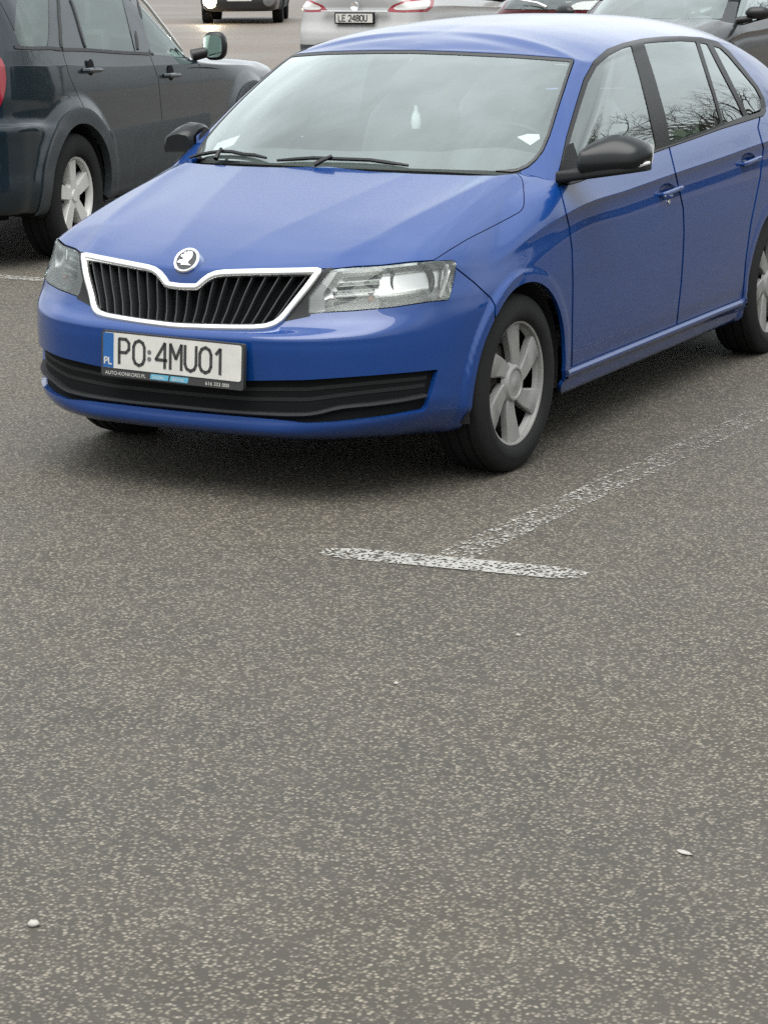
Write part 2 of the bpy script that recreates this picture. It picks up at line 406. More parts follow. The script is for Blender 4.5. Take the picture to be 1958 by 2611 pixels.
def sweep(path, nrm, prof, closed=True):
    """profile (across, out) carried along a path with given normals; returns verts, faces"""
    P = np.asarray(path, float); k = len(P); V = []
    T = (np.roll(P, -1, 0)-np.roll(P, 1, 0)) if closed else np.gradient(P, axis=0)
    T /= np.linalg.norm(T, axis=1, keepdims=True)+1e-12
    for p, t, n in zip(P, T, np.asarray(nrm, float)):
        n = n-(n @ t)*t; n /= np.linalg.norm(n); b = np.cross(n, t)
        for a, o in prof: V.append(p+b*a+n*o)
    m = len(prof); F = []
    for i in range(k if closed else k-1):
        j = (i+1) % k
        for q in range(m): F.append((i*m+q, i*m+(q+1) % m, j*m+(q+1) % m, j*m+q))
    if not closed: F += [tuple(range(m))[::-1], tuple((k-1)*m+q for q in range(m))]
    return V, F
def stroke_text(text, h, width, gap, adv, draw):
    """not a font: round-ended strokes for number-plate characters; draw(points) per stroke"""
    S = {'P': [[(0, 0), (0, 1), (.62, 1), (.9, .86), (.9, .6), (.62, .46), (0, .46)]],
         'O': [[(.5, 0), (.16, .08), (0, .26), (0, .74), (.16, .92), (.5, 1), (.84, .92), (1, .74), (1, .26), (.84, .08), (.5, 0)]],
         '4': [[(.82, 0), (.82, 1), (0.0, .32), (1, .32)]], 'M': [[(0, 0), (0, 1), (.5, .42), (1, 1), (1, 0)]],
         'U': [[(0, 1), (0, .26), (.16, .08), (.5, 0), (.84, .08), (1, .26), (1, 1)]], '1': [[(.15, .78), (.62, 1), (.62, 0)]],
         '2': [[(0, .8), (.2, .97), (.5, 1), (.85, .92), (1, .72), (.9, .5), (0, 0), (1, 0)]],
         '8': [[(.5, .53), (.1, .65), (.05, .85), (.5, 1), (.95, .85), (.9, .65), (.5, .53), (.05, .38), (.03, .12), (.5, 0), (.97, .12), (.95, .38), (.5, .53)]],
         'E': [[(1, 0), (0, 0), (0, 1), (1, 1)], [(0, .52), (.8, .52)]], 'L': [[(0, 1), (0, 0), (1, 0)]]}
    S['0'] = S['O']; x = 0.0
    for ch in text:
        if ch == ' ': x += gap; continue
        w = width if ch not in '1' else width*0.8
        for st in S[ch]: draw([(x+p[0]*w, p[1]*h) for p in st])
        x += w+adv
    return x
def flat_stroke(mb, pts, wd, f, t0, t1):
    """polyline of constant width as a thin raised solid on the plane mapped by f(a, b, c)"""
    pts = [np.array(p, float) for p in pts]
    for a, b in zip(pts[:-1], pts[1:]):
        d = b-a; l = np.linalg.norm(d); d = d/l; n = np.array([-d[1], d[0]])*wd/2
        cap = [(a+wd/2*np.array([math.cos(w), math.sin(w)])) for w in []]
        q = [a-n-d*wd*0.18, b-n+d*wd*0.18, b+n+d*wd*0.18, a+n-d*wd*0.18]
        mb.prism([tuple(p) for p in q], t0, t1, f)
# ================================================================== the blue hatchback
def keyed(keys, vals, n):
    return np.interp(np.arange(n), keys, vals)
PLAN = np.array([(0, -.862), (.20, -.857), (.38, -.833), (.526, -.781), (.632, -.702), (.706, -.612), (.765, -.50), (.808, -.37), (.838, -.18),
                 (.850, 0), (.853, .20), (.853, .42), (.853, .9), (.853, 1.4), (.853, 1.9), (.853, 2.3), (.853, 2.6), (.850, 2.9), (.835, 3.15),
                 (.79, 3.32), (.70, 3.42), (.50, 3.455), (.25, 3.465), (0, 3.467)])
NS = len(PLAN)
KEY = [0, 2, 4, 6, 8, 10, 11, 13, 15, 17, 19, 21, 23]
# each row of the skin: heights, then how far it lies inside the plan outline
ROWS = [
 ([.205, .205, .200, .190, .175, .175, .175, .175, .175, .20, .24, .26, .26], [.10, .10, .14, .15, .10, .10, .10, .10, .10, .10, .10, .10, .10]),
 ([.226, .226, .222, .212, .200, .200, .200, .200, .200, .23, .27, .29, .29], [.034, .034, .060, .075, .050, .045, .045, .045, .045, .045, .04, .04, .04]),
 ([.243, .243, .242, .240, .236, .240, .240, .240, .240, .27, .31, .33, .33], [.014, .014, .032, .042, .030, .030, .030, .030, .030, .025, .02, .02, .02]),
 ([.262, .264, .272, .284, .272, .272, .272, .272, .274, .30, .35, .37, .37], [.010, .010, .012, .012, .010, .009, .009, .009, .009, .010, .01, .01, .01]),
 ([.275, .280, .290, .310, .285, .282, .282, .284, .286, .33, .38, .40, .40], [.012, .012, .010, .004, .012, .018, .018, .018, .018, .012, .008, .008, .008]),
 ([.340, .345, .360, .375, .36, .35, .35, .35, .35, .39, .43, .45, .45], [.014, .014, .008, .001, .004, .012, .012, .012, .012, .006, .004, .004, .004]),
 ([.430, .435, .440, .450, .45, .45, .45, .45, .45, .47, .50, .52, .52], [.008, .008, .004, .001, .001, .005, .005, .005, .005, .002, 0, 0, 0]),
 ([.515, .520, .525, .530, .54, .56, .57, .58, .58, .58, .58, .58, .58], [.004, .004, .004, .003, .000, .001, .001, .001, .001, 0, .004, .004, .004]),
 ([.545, .550, .560, .582, .60, .64, .66, .67, .68, .66, .64, .63, .63], [.010, .011, .010, .008, .001, .000, .000, .000, .000, 0, .01, .012, .012]),
 ([.566, .574, .594, .622, .63, .69, .72, .74, .75, .72, .69, .68, .68], [.046, .053, .042, .016, .006, .003, .003, .003, .003, .003, .02, .03, .03]),
 ([.600, .610, .632, .652, .655, .73, .765, .79, .81, .79, .75, .74, .74], [.062, .078, .064, .022, .012, .006, .006, .006, .006, .006, .03, .05, .05]),
 ([.660, .672, .686, .698, .685, .765, .800, .835, .865, .86, .82, .80, .80], [.073, .100, .090, .042, .022, .012, .011, .011, .011, .012, .035, .06, .06]),
 ([.715, .722, .732, .740, .705, .795, .832, .872, .905, .915, .89, .87, .87], [.086, .120, .112, .054, .030, .015, .009, .009, .009, .012, .04, .07, .07]),
]
CREASE_Z = keyed(KEY, [.735, .742, .748, .756, .722, .812, .846, .885, .918, .935, .93, .92, .92], NS)
CREASE_I = keyed(KEY, [.094, .128, .122, .058, .036, .014, .004, .004, .004, .010, .045, .08, .08], NS)
def plan_normals(Pl):
    T = np.gradient(Pl, axis=0); Nn = np.stack([T[:, 1], -T[:, 0]], 1); Nn /= np.linalg.norm(Nn, axis=1, keepdims=True)
    Nn[0] = (0, -1); Nn[-1] = (0, 1); return Nn
def skin_rows(Pl, rows, keys):
    Nn = plan_normals(Pl); n = len(Pl); out = []
    for z, i in rows:
        zz, ii = keyed(keys, z, n), keyed(keys, i, n)
        out.append(np.column_stack([Pl-Nn*ii[:, None], zz]))
    return out
rows = skin_rows(PLAN, ROWS, KEY)
Nn = plan_normals(PLAN); r11 = np.column_stack([PLAN-Nn*CREASE_I[:, None], CREASE_Z]); rows.append(r11)
# upper rows: over the bonnet to the scuttle (stations 0-10), up the shoulder to the belt (11 on)
COWL = np.array([(0, .195, .982), (.12, .196, .982), (.24, .205, .982), (.36, .225, .981), (.46, .25, .980), (.54, .28, .978), (.60, .31, .975),
                 (.64, .335, .970), (.675, .355, .965), (.71, .368, .957), (.755, .378, .946)])
BELT = np.array([(.797, .42, .942), (.802, .9, .962), (.803, 1.4, .985), (.800, 1.9, 1.010), (.792, 2.3, 1.038), (.783, 2.6, 1.056), (.755, 2.9, 1.066),
                 (.71, 3.12, 1.07), (.64, 3.27, 1.07), (.54, 3.35, 1.07), (.38, 3.385, 1.07), (.2, 3.40, 1.07), (0, 3.405, 1.07)])
FR = [.035, .09, .18, .34, .54, .76, 1.0]
g_hood = lambda f: np.interp(f, [0, .035, .072, .12, .175, .33, .536, .79, 1], [0, .062, .118, .184, .252, .425, .612, .826, 1])
g_fend = lambda f: np.interp(f, [0, .05, .12, .3, .55, .8, 1], [0, .10, .21, .43, .69, .88, 1])
for f in FR:
    row = np.zeros((NS, 3))
    for s in range(NS):
        T = COWL[s] if s <= 10 else BELT[s-11]; B0 = r11[s]
        if s <= 10:
            w = min(1, max(0, (s-5)/3)); g = g_hood(f)*(1-w)+g_fend(f)*w
            p = B0+(T-B0)*f; p[2] = B0[2]+(T[2]-B0[2])*g
            if s >= 9: p[0] += (.012 if s == 10 else .006)*math.sin(math.pi*f)*1.0
        else:
            g = [.10, .20, .34, .50, .68, .85, 1.0][FR.index(f)]
            p = B0+(T-B0)*g; b = .004*math.sin(math.pi*g)
            out = np.array([Nn[s][0], Nn[s][1], 0.35]); p = p+out*b*(0.2+0.8*g)
        row[s] = p
    rows.append(row)
ctrl = np.stack(rows, 1)
G = dense(ctrl, .012, .0095, [13])
# pressed feature lines of the bonnet and the rolled wheel-arch lips
x, y, z = G[..., 0], G[..., 1], G[..., 2]
nrow = G.shape[1]
up_mask = np.clip((z-.745)/.04, 0, 1)*np.clip((.36-y)/.06, 0, 1)*np.clip((.72-x)/.05, 0, 1)
xc = np.interp(y, [-.75, -.45, .33], [.40, .525, .655]); d = x-xc
z += up_mask*.016*np.exp(-np.sqrt(d*d+.010**2)/.075)*np.clip((y+.72)/.25, 0, 1)
xc2 = np.interp(y, [-.78, .2], [.10, .34]); d2 = x-xc2
z += up_mask*.005*np.exp(-np.sqrt(d2*d2+.012**2)/.06)
WHEELS = [(0.0, .298, .345), (2.602, .298, .345)]
for yc, zc, rr in WHEELS:
    rad = np.hypot(y-yc, z-zc)
    lip = np.clip((rr+.048-rad)/.018, 0, 1); lip = lip*lip*(3-2*lip)
    side = np.clip((x-.70)/.06, 0, 1)*(z < .78)
    tgt = np.maximum(x+.003, .846)
    x += side*lip*(np.minimum(tgt, x+.011)-x)
body = Skin(G, flip=False)
if body.V[len(body.V)//2, 3] < 0: body = Skin(G, flip=True)

Zp = lambda bx, by, s, pts: [(bx+s*a, by+s*b) for a, b in pts]
k1 = 400/1659.0
HEADLAMP = Zp(780, 620, k1, [(262, 285), (380, 265), (800, 240), (1100, 207), (1350, 190), (1550, 182), (1588, 205), (1575, 330), (1545, 480), (1515, 590), (1490, 603), (1300, 622), (900, 682), (500, 717), (200, 733), (20, 752), (30, 560), (150, 420)])
GR_OUT = Zp(480, 600, k1, [(-130, 522), (40, 524), (92, 522), (150, 478), (215, 428), (285, 396), (370, 380), (600, 372), (1000, 364), (1300, 358), (1456, 356), (1300, 565), (1150, 752), (1045, 880), (985, 930), (900, 978), (820, 1000), (700, 1008), (500, 1008), (250, 1004), (0, 996), (-130, 988)])
HOOD = [(300, 723), (430, 723), (500, 725), (513, 716), (530, 704), (548, 695.5), (568, 691.5), (620, 690), (720, 687.5), (830, 685.5), (846, 686.5), (905, 680), (973, 676.5), (1045, 668), (1106, 664.5),
        (1148, 637), (1193, 610), (1258, 577), (1300, 555), (1327, 540), (1334, 530), (1336.5, 518), (1336, 496), (1334, 470), (1331, 455), (1318, 441), (1265, 446), (1193, 446), (1048, 441), (940, 435), (845, 424), (700, 412), (300, 400)]
LOWGR = [(300, 940), (440, 955), (628, 971), (780, 969), (940, 958), (1060, 948), (1117, 942), (1104, 990), (1090, 1035), (1083, 1049), (995, 1063), (900, 1073), (850, 1077), (780, 1079), (700, 1070), (560, 1058), (422, 1046), (300, 1030)]
WIN = Zp(1400, 80, .33635, [(66, 1162), (75, 1060), (130, 800), (200, 560), (262, 360), (340, 222), (440, 135), (560, 90), (700, 58), (850, 42), (1000, 38), (1150, 48), (1270, 80), (1360, 150), (1470, 280), (1580, 420), (1625, 510), (1640, 600), (1620, 640), (1520, 672), (1300, 740), (1100, 812), (900, 882), (740, 940), (500, 1030), (230, 1140), (150, 1162)])
def line_side(a, b, off=0.0):
    """half-plane in the photograph ruler: keeps points to the left of a->b on the picture"""
    a = np.array(a, float); b = np.array(b, float); n = np.array([(b-a)[1], -(b-a)[0]]); n /= np.linalg.norm(n)
    return lambda V: -((V[:, 6:8]-a) @ n)+off
def polyline_right(pts, off=0.0, far=4000):
    """keeps what lies to the right of a downward polyline"""
    P = [(pts[0][0], -3000)]+list(pts)+[(pts[-1][0], 6000)]
    return poly_sdf(P+[(far+3000, 6000), (far+3000, -3000)], True, off)
def polyline_left(pts, off=0.0):
    P = [(pts[0][0], -3000)]+list(pts)+[(pts[-1][0], 6000)]
    return poly_sdf(P+[(-6000, 6000), (-6000, -3000)], True, off)
SEAM_BF = [(1101, 640), (1101, 668), (1125, 674), (1163, 684), (1208, 720), (1251, 760), (1262, 780), (1262, 1200)]          # bumper / wing
DOOR_F = [(1420, 395), (1424, 470), (1437, 520), (1451, 580), (1458, 640), (1460, 720), (1459, 800), (1457, 930), (1450, 985), (1450, 1200)]
DOOR_M = [(1700, 360), (1707, 383), (1716, 420), (1732, 490), (1741, 531), (1743, 590), (1741, 644), (1736, 720), (1724, 830), (1724, 1200)]
rear_edge = proj(np.array([(.80, 2.50, 1.06), (.80, 2.46, .98), (.84, 2.42, .90), (.85, 2.36, .78), (.85, 2.26, .60), (.85, 2.21, .45), (.84, 2.20, .22)]))
DOOR_R = [tuple(p) for p in rear_edge]
sill_line = proj(np.array([(.841, .2, .290), (.841, .45, .290), (.841, 2.30, .293)]))
SILL = [tuple(p) for p in sill_line]
above_sill = lambda off=0.0: (lambda V: -(V[:, 2]-.291)+off*.0014)
below_sill = lambda V: (V[:, 2]-.289)
belowbelt = poly_sdf(WIN, False, 1.2)
arches = [circ(*w) for w in WHEELS]
g = 1.9
disc_out = lambda c, r: (lambda V: r-np.hypot((V[:, 6]-c[0])*.9, V[:, 7]-c[1]))
HANDLES = [(1701, 486), (1907, 405)]
car = empty('blue_hatchback')
tag(car, 'bright blue five door hatchback with chrome framed grille and front plate PO 4MU01', 'car')
band = lambda V: np.where(V[:, 1] < .45, -1.0, -1.0)
hood_in = poly_sdf(HOOD, True, g); hood_out = poly_sdf(HOOD, False, .4)
hl_in = poly_sdf(HEADLAMP, True, 1.2); hl_out = poly_sdf(HEADLAMP, False, 1.0)
gr_out = poly_sdf(GR_OUT, False, -4); lg_out = poly_sdf(LOWGR, False, 0.0)
front_only = lambda V: V[:, 1]-.45
not_front = lambda V: -(V[:, 1]-.02)
hood = panel('bonnet', body.cut(hood_in, front_only), M['blue'], car, both=True, depth=.016)
bump = panel('front_bumper', body.cut(polyline_left(SEAM_BF, g), hood_out, hl_out, gr_out, lg_out, arches[0], lambda V: V[:, 1]-.12), M['blue'], car, both=True, depth=.02)
DOORS = {}
for sd_ in (1, -1):
    wing = panel('front_wing', body.cut(polyline_right(SEAM_BF, g), polyline_left(DOOR_F, g), hood_out, hl_out, belowbelt, arches[0], above_sill(-30), lambda V: V[:, 1]-.9, lambda V: np.minimum(.664-V[:, 0], V[:, 2]-.90)), M['blue'], car, sd_)
    fd = panel('front_door', body.cut(polyline_right(DOOR_F, g), polyline_left(DOOR_M, g), belowbelt, above_sill(0), lambda V: -(V[:, 1]-.2), disc_out(HANDLES[0], 19)), M['blue'], car, sd_)
    rd = panel('rear_door', body.cut(polyline_right(DOOR_M, g), polyline_left(DOOR_R, g), belowbelt, above_sill(0), arches[1], lambda V: -(V[:, 1]-.6), lambda V: V[:, 1]-2.56, disc_out(HANDLES[1], 16)), M['blue'], car, sd_)
    DOORS[sd_] = (fd, rd)
    panel('side_sill', body.cut(below_sill, polyline_right([(1430, 0), (1430, 2000)]), lambda V: V[:, 1]-2.3, lambda V: -(V[:, 1]-.30), arches[1], arches[0]), M['blue'], car, sd_)
rq = panel('rear_quarter', body.cut(lambda V: np.minimum(polyline_right(DOOR_R, g)(V), (2.56-V[:, 1])*700), arches[1], lambda V: -(V[:, 1]-1.9), lambda V: np.where(V[:, 1] > 2.8, -1, belowbelt(V))), M['blue'], car, both=True)
LAMP = [body.cut(hl_in, front_only)]
# dark liner behind the skin, so that gaps and openings read deep
Gi = G-grid_normals(G)*(1 if not body.flip else -1)*.030
liner = Skin(Gi, flip=body.flip)
FRONTOPEN = [(300, 640), (700, 660), (860, 676), (1165, 655), (1165, 775), (800, 815), (700, 850), (300, 830)]
panel('inner_liner', liner.cut(circ(0, .298, .37), circ(2.602, .298, .37), poly_sdf(FRONTOPEN, False), poly_sdf(WIN, False), poly_sdf(HOOD, False, 12), lambda V: -(V[:, 2]-.18)), M['dark'], car, both=True, depth=0)

# ---- cabin: windscreen, pillars, windows, roof
GB = np.array([(0, .195, .982), (.24, .205, .982), (.46, .25, .980), (.60, .31, .975), (.672, .352, .966), (.715, .368, .957), (.757, .378, .946), (.797, .42, .942), (.800, .60, .948), (.802, .9, .962), (.803, 1.4, .985),
               (.800, 1.9, 1.010), (.792, 2.3, 1.038), (.783, 2.6, 1.056), (.755, 2.9, 1.066), (.71, 3.12, 1.07), (.60, 3.30, 1.07), (.38, 3.385, 1.07), (0, 3.405, 1.07)])
GT = np.array([(0, .852, 1.357), (.22, .868, 1.355), (.42, .910, 1.345), (.54, .955, 1.334), (.603, .985, 1.324), (.628, 1.02, 1.318), (.645, 1.07, 1.320), (.652, 1.14, 1.333), (.652, 1.24, 1.348), (.650, 1.38, 1.360), (.645, 1.6, 1.368),
               (.640, 1.95, 1.370), (.632, 2.25, 1.358), (.622, 2.50, 1.333), (.605, 2.78, 1.290), (.58, 2.98, 1.25), (.50, 3.12, 1.235), (.32, 3.18, 1.24), (0, 3.20, 1.245)])
ROOFC = lambda y: np.interp(y, [.85, .95, 1.1, 1.3, 1.6, 1.95, 2.3, 2.6, 2.85, 3.05, 3.2], [1.357, 1.388, 1.415, 1.437, 1.453, 1.459, 1.452, 1.433, 1.405, 1.37, 1.32])
YS = [.852, .93, 1.0, 1.06, 1.11, 1.15, 1.2, 1.26, 1.34, 1.46, 1.65, 1.95, 2.22, 2.45, 2.7, 2.86, 2.98, 3.1, 3.20]
gr_rows = []
cen = np.array([0, 1.7, 0])
for fr_, bul in ((0, 0), (.25, .016), (.5, .022), (.75, .017), (.92, .0078), (1, 0)):
    r_ = GB+(GT-GB)*fr_
    nrm = r_-cen; nrm[:, 2] = 0; 
    hor = np.where(np.arange(len(GB))[:, None] < 4, np.array([0, -1.0, .9]), np.array([1.0, 0, .35])); hor = np.where((np.arange(len(GB)) > 15)[:, None], np.array([0, 1.0, .4]), hor)
    for s in (4, 5): hor[s] = (.55, -.45, .6)
    for s in (15,): hor[s] = (.7, .5, .4)
    hor = hor/np.linalg.norm(hor, axis=1, keepdims=True)
    gr_rows.append(r_+hor*bul)
for fr_ in (.035, .09, .17, .30, .52, .76, 1.0):
    r_ = np.zeros_like(GT)
    for s in range(len(GT)):
        p = GT[s].copy(); q = np.array([0, YS[s], 0])
        w = p+(q-p)*fr_
        if s == 0: w[:2] = (0, .852+fr_*.05)
        edge = GT[s][2]; zc = ROOFC(w[1]); e0 = ROOFC(GT[s][1] if s > 3 else max(GT[s][1], .852))
        lat = 1-fr_
        if s == 0: w[2] = np.interp(w[1], [.852, .88, .902], [1.357, 1.367, 1.3735])
        else: w[2] = edge+(ROOFC(YS[s] if s > 3 else w[1])-edge)*(1-lat**2.6)
        r_[s] = w
    gr_rows.append(r_)
Gg = dense(np.stack(gr_rows, 1), .010, .0085)
top = Skin(Gg, flip=body.flip)
WSCR = [(400, 424), (845, 423.5), (940, 434), (1048, 440), (1193, 445), (1265, 445), (1318, 439), (1345, 428), (1366, 410), (1385, 385), (1402, 345), (1425, 270), (1448, 200), (1462, 160), (1464, 151), (1440, 148), (1300, 138), (1150, 131), (1042, 127.5), (900, 126), (400, 130)]
z8 = lambda pts: Zp(1400, 80, .33635, pts)
PANES = [
 ('front_door_glass', z8([(95, 1140), (110, 1010), (165, 800), (232, 575), (292, 390), (362, 262), (455, 180), (560, 128), (618, 112), (680, 330), (745, 590), (800, 850), (806, 895), (500, 1008), (200, 1118)])),
 ('rear_door_glass', z8([(712, 92), (850, 80), (1000, 74), (1106, 80), (1170, 280), (1240, 500), (1296, 708), (1100, 780), (912, 848), (880, 660), (800, 370)])),
 ('rear_door_quarter_glass', z8([(1134, 86), (1192, 98), (1290, 290), (1400, 500), (1468, 646), (1318, 700), (1262, 500), (1190, 265)])),
 ('rear_quarter_glass', z8([(1238, 112), (1290, 128), (1355, 190), (1460, 315), (1555, 430), (1598, 510), (1604, 585), (1590, 612), (1502, 640), (1440, 510), (1340, 310)])),
]
ws_in = poly_sdf(WSCR, True, 2.0); ws_out = poly_sdf(WSCR, False, 1.0)
win_in = poly_sdf(WIN, True, 0.5); win_out = poly_sdf(WIN, False, 1.2)
REARG = lambda V: np.maximum(-(V[:, 1]-3.02), np.maximum(V[:, 2]-1.225, V[:, 0]-.56))
cab = lambda V: -1.0+0*V[:, 0]
windscreen = panel('windscreen', top.cut(ws_in, lambda V: V[:, 1]-1.1), M['ws'], car, both=True, depth=0)
frit = panel('windscreen_seal', top.cut(ws_in, poly_sdf(WSCR, False, -9), lambda V: V[:, 1]-1.1), M['gasket'], car, both=True, depth=.008, lift=.002)
panel('windscreen_surround', top.cut(ws_out, win_out, lambda V: -(V[:, 2]-.93), lambda V: V[:, 1]-3.0, lambda V: -(V[:, 1]-.30), poly_sdf(HOOD, False, 1), lambda V: np.minimum(.665-V[:, 0], 1.1-V[:, 2])), M['blue'], car, both=True, depth=.012).name = 'roof'
tailg = panel('tailgate', top.cut(lambda V: -(V[:, 1]-3.002), lambda V: -REARG(V)), M['blue'], car, both=True, depth=.012)
panel('rear_window', top.cut(REARG), M['side'], car, both=True, depth=0)
for sd_ in (1, -1):
    cuts = [poly_sdf(p, False, 0) for _, p in PANES]
    panel('window_trim', top.cut(win_in, *cuts, lambda V: -(V[:, 1]-.2), lambda V: -(V[:, 0]-.5), lambda V: V[:, 1]-2.8), M['trim'], car, sd_, depth=.010, lift=.003)
    panel('window_trim', body.cut(win_in, *cuts, lambda V: -(V[:, 1]-.2)), M['trim'], car, sd_, depth=.010, lift=.003)
    for nm, p in PANES:
        panel(nm, top.cut(poly_sdf(p, True, -1.5), lambda V: -(V[:, 1]-.2), lambda V: -(V[:, 0]-.5), lambda V: V[:, 1]-2.8), M['side'], car, sd_, depth=0)
def on_skin(sk, px, lift=0.0):
    """point and normal of the visible (left) half of the skin under a photograph pixel"""
    V = sk.V; fr = (V[:, 3:6]*(CAM_POS-V[:, :3])).sum(1) > 0
    d = np.hypot(V[:, 6]-px[0], V[:, 7]-px[1])+np.where(fr, 0, 1e6)
    k = np.argsort(d)[:6]
    A = np.column_stack([V[k, 6], V[k, 7], np.ones(6)])
    c, *_ = np.linalg.lstsq(A, V[k, :6], rcond=None)
    r_ = np.array([px[0], px[1], 1.0]) @ c
    n = r_[3:]/np.linalg.norm(r_[3:]); return r_[:3]+n*lift, n
def mirror_pts(P): return [np.array([-p[0], p[1], p[2]]) for p in P]
# ---- front end details
def resample(pts, step):
    P = np.asarray(pts, float); d = np.concatenate([[0], np.cumsum(np.linalg.norm(np.diff(P, axis=0), axis=1))])
    t = np.linspace(0, d[-1], max(2, int(d[-1]/step)+1)); return np.stack([np.interp(t, d, P[:, i]) for i in range(P.shape[1])], 1)
def smooth_pts(P, k=2):
    P = np.asarray(P, float).copy()
    for _ in range(k): P[1:-1] = P[1:-1]*.5+(P[:-2]+P[2:])*.25
    return P
# grille frame: half path from the top of the notch round to the bottom centre
half_px = [(466, 731.5), (501, 732), (508, 729), (521, 717), (536, 706.5), (553, 700), (572, 697.5), (620, 696), (720, 694), (800, 692.5), (815, 692), (806, 704), (782, 736), (753, 772), (727, 804), (716, 816), (700, 827), (680, 834), (650, 837), (600, 837), (540, 836), (480, 834), (456, 833)]
hp = resample(half_px[:11], 6), resample(half_px[10:], 6)
hp = np.concatenate([hp[0], hp[1][1:]], 0)
PT, NM = zip(*[on_skin(body, p, .004) for p in hp])
PT = np.array(PT); NM = np.array(NM); PT[0, 0] = 0; PT[-1, 0] = 0; PT[:, 1] = smooth_pts(PT[:, 1:2], 6)[:, 0]
NM = smooth_pts(NM, 8)
path = np.concatenate([PT, (PT*[-1, 1, 1])[1:-1][::-1]], 0); nrm = np.concatenate([NM, (NM*[-1, 1, 1])[1:-1][::-1]], 0)
prof = [(-.012, -.012), (-.012, .002), (-.0085, .0075), (0, .0095), (.0085, .0075), (.012, .002), (.012, -.012)]
v_, f_ = sweep(path, nrm, prof)
grille = mesh_obj('grille_frame', v_, f_, M['satin'], car, sharp=60)
def skin_xz(x, z, lift=0.0, sk=None):
    V = (sk or body).V; msk = V[:, 1] < .1
    d = np.hypot(V[:, 0]-abs(x), V[:, 2]-z)+np.where(msk, 0, 9)
    k = np.argsort(d)[:6]; A = np.column_stack([V[k, 0], V[k, 2], np.ones(6)])
    c, *_ = np.linalg.lstsq(A, V[k][:, [1, 3, 4, 5]], rcond=None); r_ = np.array([abs(x), z, 1]) @ c
    n = r_[1:]/np.linalg.norm(r_[1:]); p = np.array([abs(x), r_[0], z])+n*lift
    if x < 0: p[0] *= -1; n = n*[-1, 1, 1]
    return p, n
GRB = poly_sdf(GR_OUT, True, 0)
panel('grille_back', body.cut(GRB, front_only), M['dark'], grille, both=True, depth=0, lift=-.05)
icor = int(np.argmax(PT[:, 0])); upx, upz = PT[:icor+1, 0], PT[:icor+1, 2]
lo = PT[icor:][::-1]; lox, loz = lo[:, 0], lo[:, 2]
for k in range(-10, 11):
    if k == 0: continue
    kk = k-(.5 if k > 0 else -.5)
    xt, xb = kk*.0432, kk*.0345
    zt = np.interp(abs(xt), upx, upz)-.010; zb = np.interp(abs(xb), lox, loz)+.010
    mb = MB(); pts = []
    for f in np.linspace(0, 1, 5):
        p, n = skin_xz(xt+(xb-xt)*f, zt+(zb-zt)*f, -.004); pts.append((p, n))
    V = []; 
    for p, n in pts:
        for a, o in ((-.0042, -.032), (-.0042, -.004), (-.002, 0), (.002, 0), (.0042, -.004), (.0042, -.032)): V.append(p+np.array([a, 0, 0])+n*o)
    F = [(i*6+q, i*6+(q+1) % 6, (i+1)*6+(q+1) % 6, (i+1)*6+q) for i in range(4) for q in range(6)]+[(0, 1, 2, 3, 4, 5), (29, 28, 27, 26, 25, 24)]
    mb.add(V, F); mb.build('slat', M['slat'], grille, sharp=40)
# badge on the nose
bn = np.array([0, -.80, .60])
bu = np.cross(bn, np.array([1.0, 0, 0])); bu = bu if bu[2] > 0 else -bu
bpx, _ = on_skin(body, (477, 671)); bp = np.array([0, bpx[1], bpx[2]])+bn*.017
bf = lambda a, b, c: bp+np.array([1.0, 0, 0])*a+bu*b+bn*c
mb = MB(); V = []; F = []; n_ = 48; ring = [(.0455, -.03), (.0455, 0), (.0455, .004), (.042, .0075), (.037, .0065), (.0355, .003)]
for r_, h in ring:
    for j in range(n_): V.append(bf(r_*math.cos(j*2*math.pi/n_), r_*math.sin(j*2*math.pi/n_), h))
F = [(i*n_+j, i*n_+(j+1) % n_, (i+1)*n_+(j+1) % n_, (i+1)*n_+j) for i in range(len(ring)-1) for j in range(n_)]
mb.add(V, F); badge = mb.build('badge', M['chrome'], hood)
mb = MB(); mb.prism([(.036*math.cos(j*2*math.pi/32), .036*math.sin(j*2*math.pi/32)) for j in range(32)], 0, .002, bf); mb.build('badge_field', M['black'], badge, False)
arrow = [(-.033, -.010), (-.016, -.012), (-.016, -.018), (.024, -.018), (.010, -.012), (.008, -.004), (.014, .004), (.017, .014), (.015, .026), (.010, .033), (.004, .034), (.0035, .028), (-.002, .0345), (-.008, .033), (-.005, .025), (-.014, .031), (-.020, .026), (-.012, .018), (-.024, .021), (-.027, .013), (-.016, .008), (-.013, .000), (-.026, .001)]
mb = MB(); mb.prism(arrow, .002, .0045, bf); mb.build('badge_arrow', M['chrome'], badge, False)

# lower intake: dark mesh, a lip along its foot, number plate above it
lowg = panel('lower_grille', body.cut(poly_sdf(LOWGR, True, -3), front_only), M['mesh'], car, both=True, depth=0, lift=-.022)
def px_bar(name, pxs, prof, mat, parent, lift=0.0, both=True):
    q = resample(pxs, 8); PP, NN = zip(*[on_skin(body, p, lift) for p in q]); PP = smooth_pts(PP, 3); NN = smooth_pts(NN, 4)
    if both:
        PP[0, 0] = 0; PP = np.concatenate([(PP*[-1, 1, 1])[1:][::-1], PP]); NN = np.concatenate([(NN*[-1, 1, 1])[1:][::-1], NN])
    v, f = sweep(PP, NN, prof, False); return mesh_obj(name, v, f, mat, parent, sharp=50)
px_bar('grille_lip', [(453, 1040), (560, 1051), (640, 1057), (720, 1061), (780, 1061), (815, 1056), (852, 1046), (880, 1041), (949, 1035), (1030, 1024), (1090, 1012)], [(-.006, -.03), (-.006, -.004), (0, .002), (.008, -.001), (.010, -.03)], M['plastic'], lowg, -.004)
